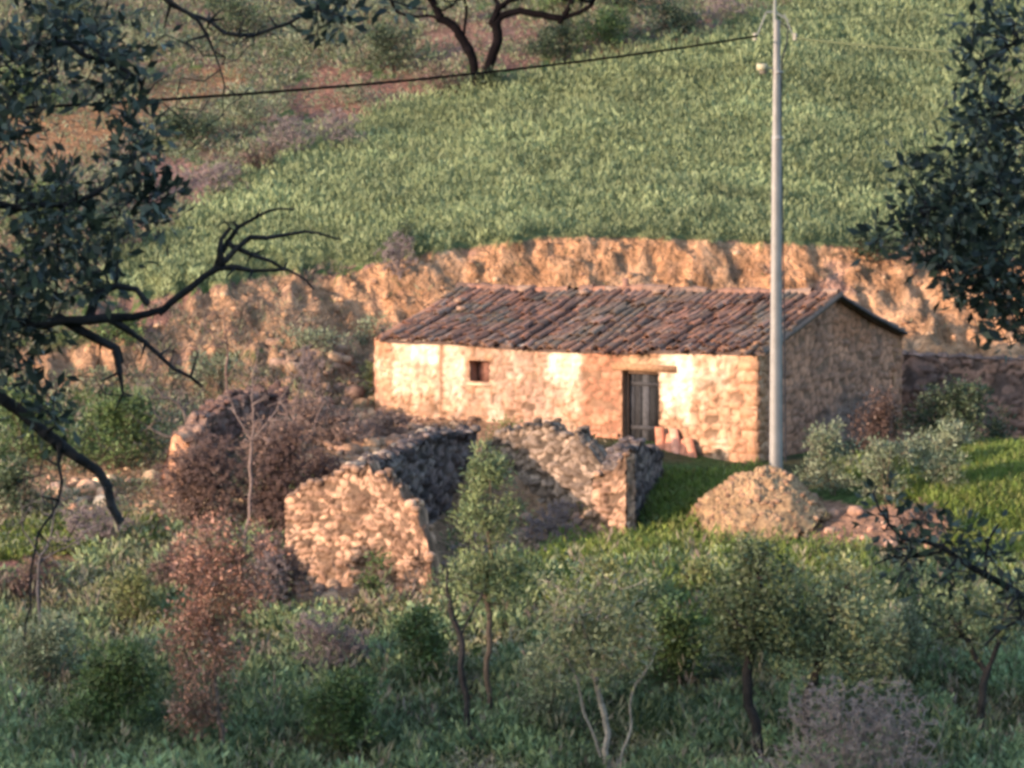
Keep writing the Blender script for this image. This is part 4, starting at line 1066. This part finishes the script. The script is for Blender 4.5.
limbsL = [
 (trunkL, .13, .06),
 ([wpix(-1.8, YL, 11.3), (-60, 322, YL), (60, 320, YL), (110, 314, YL), (158, 315, YL), (176, 298, YL), (200, 284, YL), (218, 264, YL), (240, 264, YL), (268, 266, YL), (290, 268, YL), (300, 278, YL), (314, 286, YL)], .024, .0015),
 ([(160, 313, YL), (205, 280, YL), (226, 240, YL), (240, 218, YL), (268, 206, YL), (298, 206, YL)], .008, .0016),
 ([(222, 262, YL), (224, 240, YL), (228, 226, YL)], .003, .0015), ([(232, 246, YL), (244, 252, YL), (262, 256, YL), (285, 270, YL)], .003, .0012),
 ([(224, 262, YL), (245, 245, YL), (275, 235, YL), (312, 233, YL), (344, 241, YL)], .006, .0015),
 ([(60, 318, YL), (75, 330, YL), (100, 342, YL), (120, 348, YL), (117, 362, YL)], .010, .007),
 ([(116, 322, YL), (150, 346, YL), (172, 366, YL), (204, 390, YL)], .006, .003),
 ([(90, 316, YL), (98, 292, YL), (118, 284, YL), (136, 290, YL), (146, 302, YL)], .008, .006),
 ([wpix(-1.85, YL, 10.9), (-40, 368, YL), (4, 398, YL), (40, 430, YL), (72, 455, YL), (100, 488, YL), (124, 520, YL)], .022, .009),
 ([(60, 446, YL), (64, 480, YL), (45, 520, YL), (38, 580, YL), (30, 640, YL)], .0035, .0018),
 ([(116, 352, YL), (120, 385, YL), (112, 410, YL)], .003, .0015),
 ([wpix(-1.6, YL, 12.5), (-20, 60, YL), (40, 40, YL), (90, 45, YL), (140, 80, YL)], .018, .004),
 ([wpix(-1.7, YL, 12.0), (-20, 210, YL), (60, 215, YL), (110, 190, YL), (150, 160, YL)], .018, .004),
 ([wpix(-1.6, YL, 12.8), (40, -60, YL), (150, -10, YL), (210, 28, YL), (260, 38, YL), (300, 25, YL), (330, 5, YL)], .008, .003),
 ([(150, -10, YL), (200, 20, YL), (225, 60, YL), (228, 85, YL)], .0035, .0015),
 ([(200, -40, YL), (330, -10, YL), (430, 5, YL)], .004, .002),
]
blobsL = [(40, 45, YL, 66, 52, .35, 76), (110, 40, YL, 26, 26, .2, 14), (118, 95, YL, 24, 34, .2, 22), (140, 50, YL, 20, 16, .2, 8), (140, 150, YL, 30, 34, .25, 30), (60, 200, YL, 62, 30, .35, 46), (150, 205, YL, 36, 22, .25, 30),
          (50, 260, YL, 62, 46, .35, 66), (20, 300, YL, 44, 44, .3, 60), (100, 270, YL, 30, 26, .25, 18), (15, 360, YL, 26, 40, .2, 24), (45, 410, YL, 28, 26, .2, 12), (335, 5, YL, 28, 22, .2, 18), (322, 22, YL, 12, 16, .1, 5),
          (392, 0, YL, 16, 12, .1, 6), (15, 120, YL, 30, 40, .3, 30), (-60, 200, YL, 60, 220, .5, 160)]
near_tree('oak_tree', 'dark near oak whose leafy limbs reach in from the left side', YL, bl, limbsL, blobsL, 81, .12, bare=[(240, 225, YL, 34, 26, .1, 8), (250, 262, YL, 50, 18, .1, 7), (230, 30, YL, 90, 30, .15, 34), (200, 90, YL, 60, 40, .15, 16), (100, 380, YL, 60, 50, .15, 14), (60, 500, YL, 60, 50, .15, 16), (170, 360, YL, 40, 30, .1, 7), (40, 130, YL, 60, 40, .2, 12)])

YR = 10.6
br = np.array([2.2, YR, gz(2.2, YR)])
trunkR = [wpix(2.2, YR, br[2] - .2), wpix(2.1, YR, br[2] + 2.0), wpix(2.0, YR, 11.0), wpix(1.85, YR, 12.0), wpix(1.7, YR, 13.0)]
limbsR = [
 (trunkR, .13, .06),
 ([wpix(1.9, YR, 11.9), (1080, 170, YR), (1020, 190, YR), (960, 210, YR), (920, 200, YR)], .014, .003),
 ([wpix(1.95, YR, 11.5), (1090, 290, YR), (1020, 290, YR), (965, 265, YR), (930, 262, YR)], .014, .003),
 ([wpix(1.8, YR, 12.5), (1080, 30, YR), (1010, 50, YR), (975, 60, YR)], .012, .003),
 ([wpix(1.95, YR, 11.6), (1110, 210, YR), (1040, 130, YR), (990, 100, YR)], .010, .003),
]
blobsR = [(935, 235, YR, 46, 34, .3, 40), (1000, 140, YR, 40, 40, .3, 26), (1000, 30, YR, 40, 44, .25, 36), (975, 75, YR, 22, 22, .2, 12), (990, 120, YR, 34, 30, .25, 30), (950, 165, YR, 20, 20, .2, 10), (920, 170, YR, 18, 24, .2, 9), (1000, 190, YR, 50, 50, .3, 84), (940, 215, YR, 34, 30, .25, 34),
          (990, 262, YR, 54, 44, .3, 92), (1008, 315, YR, 36, 38, .25, 48), (955, 270, YR, 26, 26, .2, 22), (880, 240, YR, 18, 10, .1, 4), (1090, 180, YR, 60, 200, .4, 150)]
near_tree('oak_tree', 'dark near oak whose leafy sprays fill the upper right edge', YR, br, limbsR, blobsR, 82, .12)

YB = 9.2
bb = np.array([1.75, YB, gz(1.75, YB)])
limbsB = [([wpix(1.75, YB, bb[2] - .1), wpix(1.6, YB, 9.6), wpix(1.42, YB, 10.35), (1100, 660, YB), (1030, 605, YB), (985, 575, YB), (940, 550, YB), (905, 530, YB), (880, 512, YB), (868, 490, YB)], .03, .002),
          ([(940, 552, YB), (900, 560, YB), (880, 566, YB)], .003, .002), ([(1030, 605, YB), (1000, 640, YB), (985, 650, YB)], .004, .002), ([(985, 575, YB), (990, 545, YB), (1000, 525, YB)], .003, .002)]
blobsB = [(900, 530, YB, 36, 28, .15, 13), (935, 560, YB, 40, 36, .15, 16), (960, 530, YB, 40, 20, .15, 9), (985, 560, YB, 36, 32, .15, 12), (1012, 600, YB, 28, 28, .15, 10), (880, 500, YB, 14, 18, .1, 4), (1070, 640, YB, 40, 40, .2, 24)]
near_tree('oak_sapling', 'near oak sapling with a leafy diagonal branch at lower right', YB, bb, limbsB, blobsB, 83, .04, nleaf=6, lsc=.82, bare=[(930, 550, YB, 60, 30, .1, 10)])

# ------------------------------------------------------------------ ground cover
LOWER = [(-300, 560), (60, 585), (100, 545), (280, 540), (290, 610), (420, 600), (520, 560), (600, 575), (700, 560), (800, 560), (1400, 560), (1400, 900), (-300, 900)]
pts, r = scatter(LOWER, .20, 201, 97.5, 116)
mb = MB(); pn = fbm(pts[:, 0] / 1.1, pts[:, 1] / 1.1, 0, 15, 3)
wt = 1.3 + 1.1 * fbm(pts[:, 0] / 1.6 + 9, pts[:, 1] / 1.6, 0, 19, 3); A_ = pn > .1; B_ = pn < -.08; Cc = ~(A_ | B_)
plants(mb, pts[A_], r, 13, .50, .14, .18, .055, [(.15, .20, .10), (.18, .235, .115), (.11, .15, .075)], 1.5, tint=wt[A_])
plants(mb, pts[Cc], r, 12, .38, .15, .18, .065, [(.14, .18, .085), (.17, .21, .10), (.10, .135, .065)], 1.3, tint=wt[Cc])
plants(mb, pts[B_], r, 8, .25, .14, .16, .05, [(.19, .18, .10), (.16, .17, .08), (.22, .185, .13), (.12, .13, .06)], 1.0, tint=wt[B_])
pts, r = scatter(LOWER, .5, 202, 97.5, 114, dens=lambda X, Y: np.full(X.shape, .5))
plants(mb, pts, r, 14, .75, .14, .26, .035, [(.20, .20, .12), (.25, .22, .15), (.16, .19, .09), (.21, .16, .13)], 2.2)
tag(mb.build('weed_cover', M_leaf), 'lush dark green weeds covering the shaded ground below the ruin', 'weeds', kind='stuff')
# brighter grass
GR = [[(820, 470), (900, 460), (960, 450), (1400, 440), (1400, 600), (950, 600), (940, 560), (960, 520), (900, 500)], [(655, 480), (700, 478), (770, 470), (740, 500), (700, 530), (690, 560), (660, 590), (560, 600), (560, 560), (640, 535)],
      [(-300, 535), (150, 520), (160, 545), (60, 560), (-300, 560)], [(560, 550), (720, 550), (860, 555), (900, 600), (780, 640), (600, 650), (520, 590)], [(280, 478), (312, 470), (318, 486), (290, 500)]]
mb = MB()
for k, poly in enumerate(GR):
    pts, r = scatter(poly, .13 if k != 3 else .17, 220 + k, 98, 134)
    plants(mb, pts, r, 9, .20 if k != 3 else .52, .10, .20, .035, [(.15, .215, .045), (.19, .245, .055), (.12, .175, .04), (.22, .24, .085)], 1.6)
tag(mb.build('grass', M_field), 'bright green grass tufts around the house, mound and right-hand slope', 'grass', kind='stuff')
# rough dry undergrowth on the left and upper slopes
UG = [[(-300, -200), (780, -200), (780, 5), (480, 80), (330, 130), (150, 240), (100, 290), (60, 360), (-300, 360)], [(-300, 380), (300, 380), (290, 560), (200, 560), (-300, 560)], [(1000, 255), (1400, 255), (1400, 60), (1000, 60)]]
mb = MB()
for k, poly in enumerate(UG):
    def ugd(X, Y):
        px, py = proj(X, Y, h(X, Y)); w_ = 10 * fbm(X / .8, Y / .8, 0, 44, 2)
        bare_ = np.zeros(X.shape, bool)
        for q in ([(-60, 112), (60, 118), (130, 95), (235, 62), (230, 92), (150, 120), (90, 160), (60, 185), (-60, 170)], [(285, 78), (430, 74), (430, 96), (400, 118), (350, 130), (300, 122)], [(100, 160), (180, 160), (230, 185), (190, 206), (100, 200)], [(985, 85), (1060, 60), (1060, 100), (995, 112)], [(415, 18), (520, 15), (540, 40), (500, 60), (440, 60)]):
            bare_ |= inpoly(px + w_, py + w_, q)
        return np.where(bare_, .22, sstep(-.45, .0, fbm(X / 1.5, Y / 1.5, 0, 33, 3)))
    pts, r = scatter(poly, .23, 240 + k, 108, 170, dens=ugd)
    plants(mb, pts, r, 10, .40, .2, .16, .045, [(.15, .18, .10), (.19, .21, .13), (.12, .15, .08), (.18, .145, .11)], .9)
tag(mb.build('undergrowth', M_leaf), 'patchy grey-green undergrowth on the hillside left of the crop', 'undergrowth', kind='stuff')
mb = MB()
pts, r = scatter([(150, 300), (350, 270), (560, 240), (1000, 258), (1000, 350), (905, 350), (400, 300), (380, 400), (60, 400)], .6, 250, 120, 134, dens=lambda X, Y: np.full(X.shape, .45))
plants(mb, pts, r, 8, .2, .15, .15, .03, [(.24, .19, .12), (.17, .15, .09), (.13, .14, .07)], .8)
pts, r = scatter([(660, 520), (740, 500), (830, 520), (840, 565), (700, 600), (640, 590)], .2, 251, 108, 119, dens=lambda X, Y: np.full(X.shape, .35))
plants(mb, pts, r, 8, .22, .12, .17, .03, [(.22, .20, .10), (.16, .18, .07)], .9)
pts, r = scatter([(440, 425), (640, 430), (650, 470), (620, 560), (440, 580)], .3, 252, 109, 120, dens=lambda X, Y: np.full(X.shape, .4))
plants(mb, pts, r, 8, .25, .15, .18, .04, [(.12, .13, .06), (.10, .14, .05), (.2, .16, .1)], .8)
pts, r = scatter([(150, 310), (260, 285), (400, 262), (430, 300), (390, 340), (380, 420), (180, 420), (60, 420)], .26, 253, 115, 134, dens=lambda X, Y: sstep(-.2, .3, fbm(X / 1.1, Y / 1.1, 0, 66, 3)))
plants(mb, pts, r, 11, .32, .14, .22, .026, [(.20, .15, .11), (.15, .11, .085), (.24, .19, .13), (.15, .16, .09)], 1.2)
tag(mb.build('dry_weeds', M_leaf), 'thin dry weeds dotted over the orange bank and mound', 'weeds', kind='stuff')

# ------------------------------------------------------------------ light
SUN_AZ, SUN_EL = R(55), R(11)     # azimuth measured from straight behind the camera towards its left
sx, sy, sz = -math.sin(SUN_AZ) * math.cos(SUN_EL), -math.cos(SUN_AZ) * math.cos(SUN_EL), math.sin(SUN_EL)
import mathutils
sun = bpy.data.lights.new('sun', 'SUN'); sun.energy = 2.0; sun.angle = R(0.55); sun.color = (1.0, .71, .52)
so = bpy.data.objects.new('sun', sun); COL.objects.link(so)
so.rotation_euler = mathutils.Vector((sx, sy, sz)).to_track_quat('Z', 'Y').to_euler(); so.location = (sx * 300, sy * 300, sz * 300 + 20)
w = bpy.data.worlds.new('World'); SC.world = w; w.use_nodes = True
nt = w.node_tree; bg = nt.nodes['Background']; sky = nt.nodes.new('ShaderNodeTexSky'); sky.sky_type = 'NISHITA'; sky.sun_disc = False
sky.sun_elevation = SUN_EL; sky.sun_rotation = math.atan2(sx, sy); sky.dust_density = 1.0
nt.links.new(sky.outputs[0], bg.inputs[0]); bg.inputs[1].default_value = .15

cam = bpy.data.cameras.new('camera'); cam.sensor_width = 36; cam.lens = 36 * F / 1024; cam.clip_start = .5; cam.clip_end = 3000
co = bpy.data.objects.new('camera', cam); COL.objects.link(co); co.location = (0, 0, ZC); co.rotation_euler = (math.pi / 2 - PITCH, 0, 0)
SC.camera = co
SC.render.resolution_x, SC.render.resolution_y = 1024, 768
SC.view_settings.view_transform = 'Standard'; SC.view_settings.look = 'None'; SC.view_settings.exposure = 2.22; SC.view_settings.gamma = 1
SC.cycles.max_bounces = 5; SC.cycles.diffuse_bounces = 3; SC.cycles.transmission_bounces = 3
SC.cycles.pixel_filter_type = 'BLACKMAN_HARRIS'; SC.cycles.filter_width = 3.4
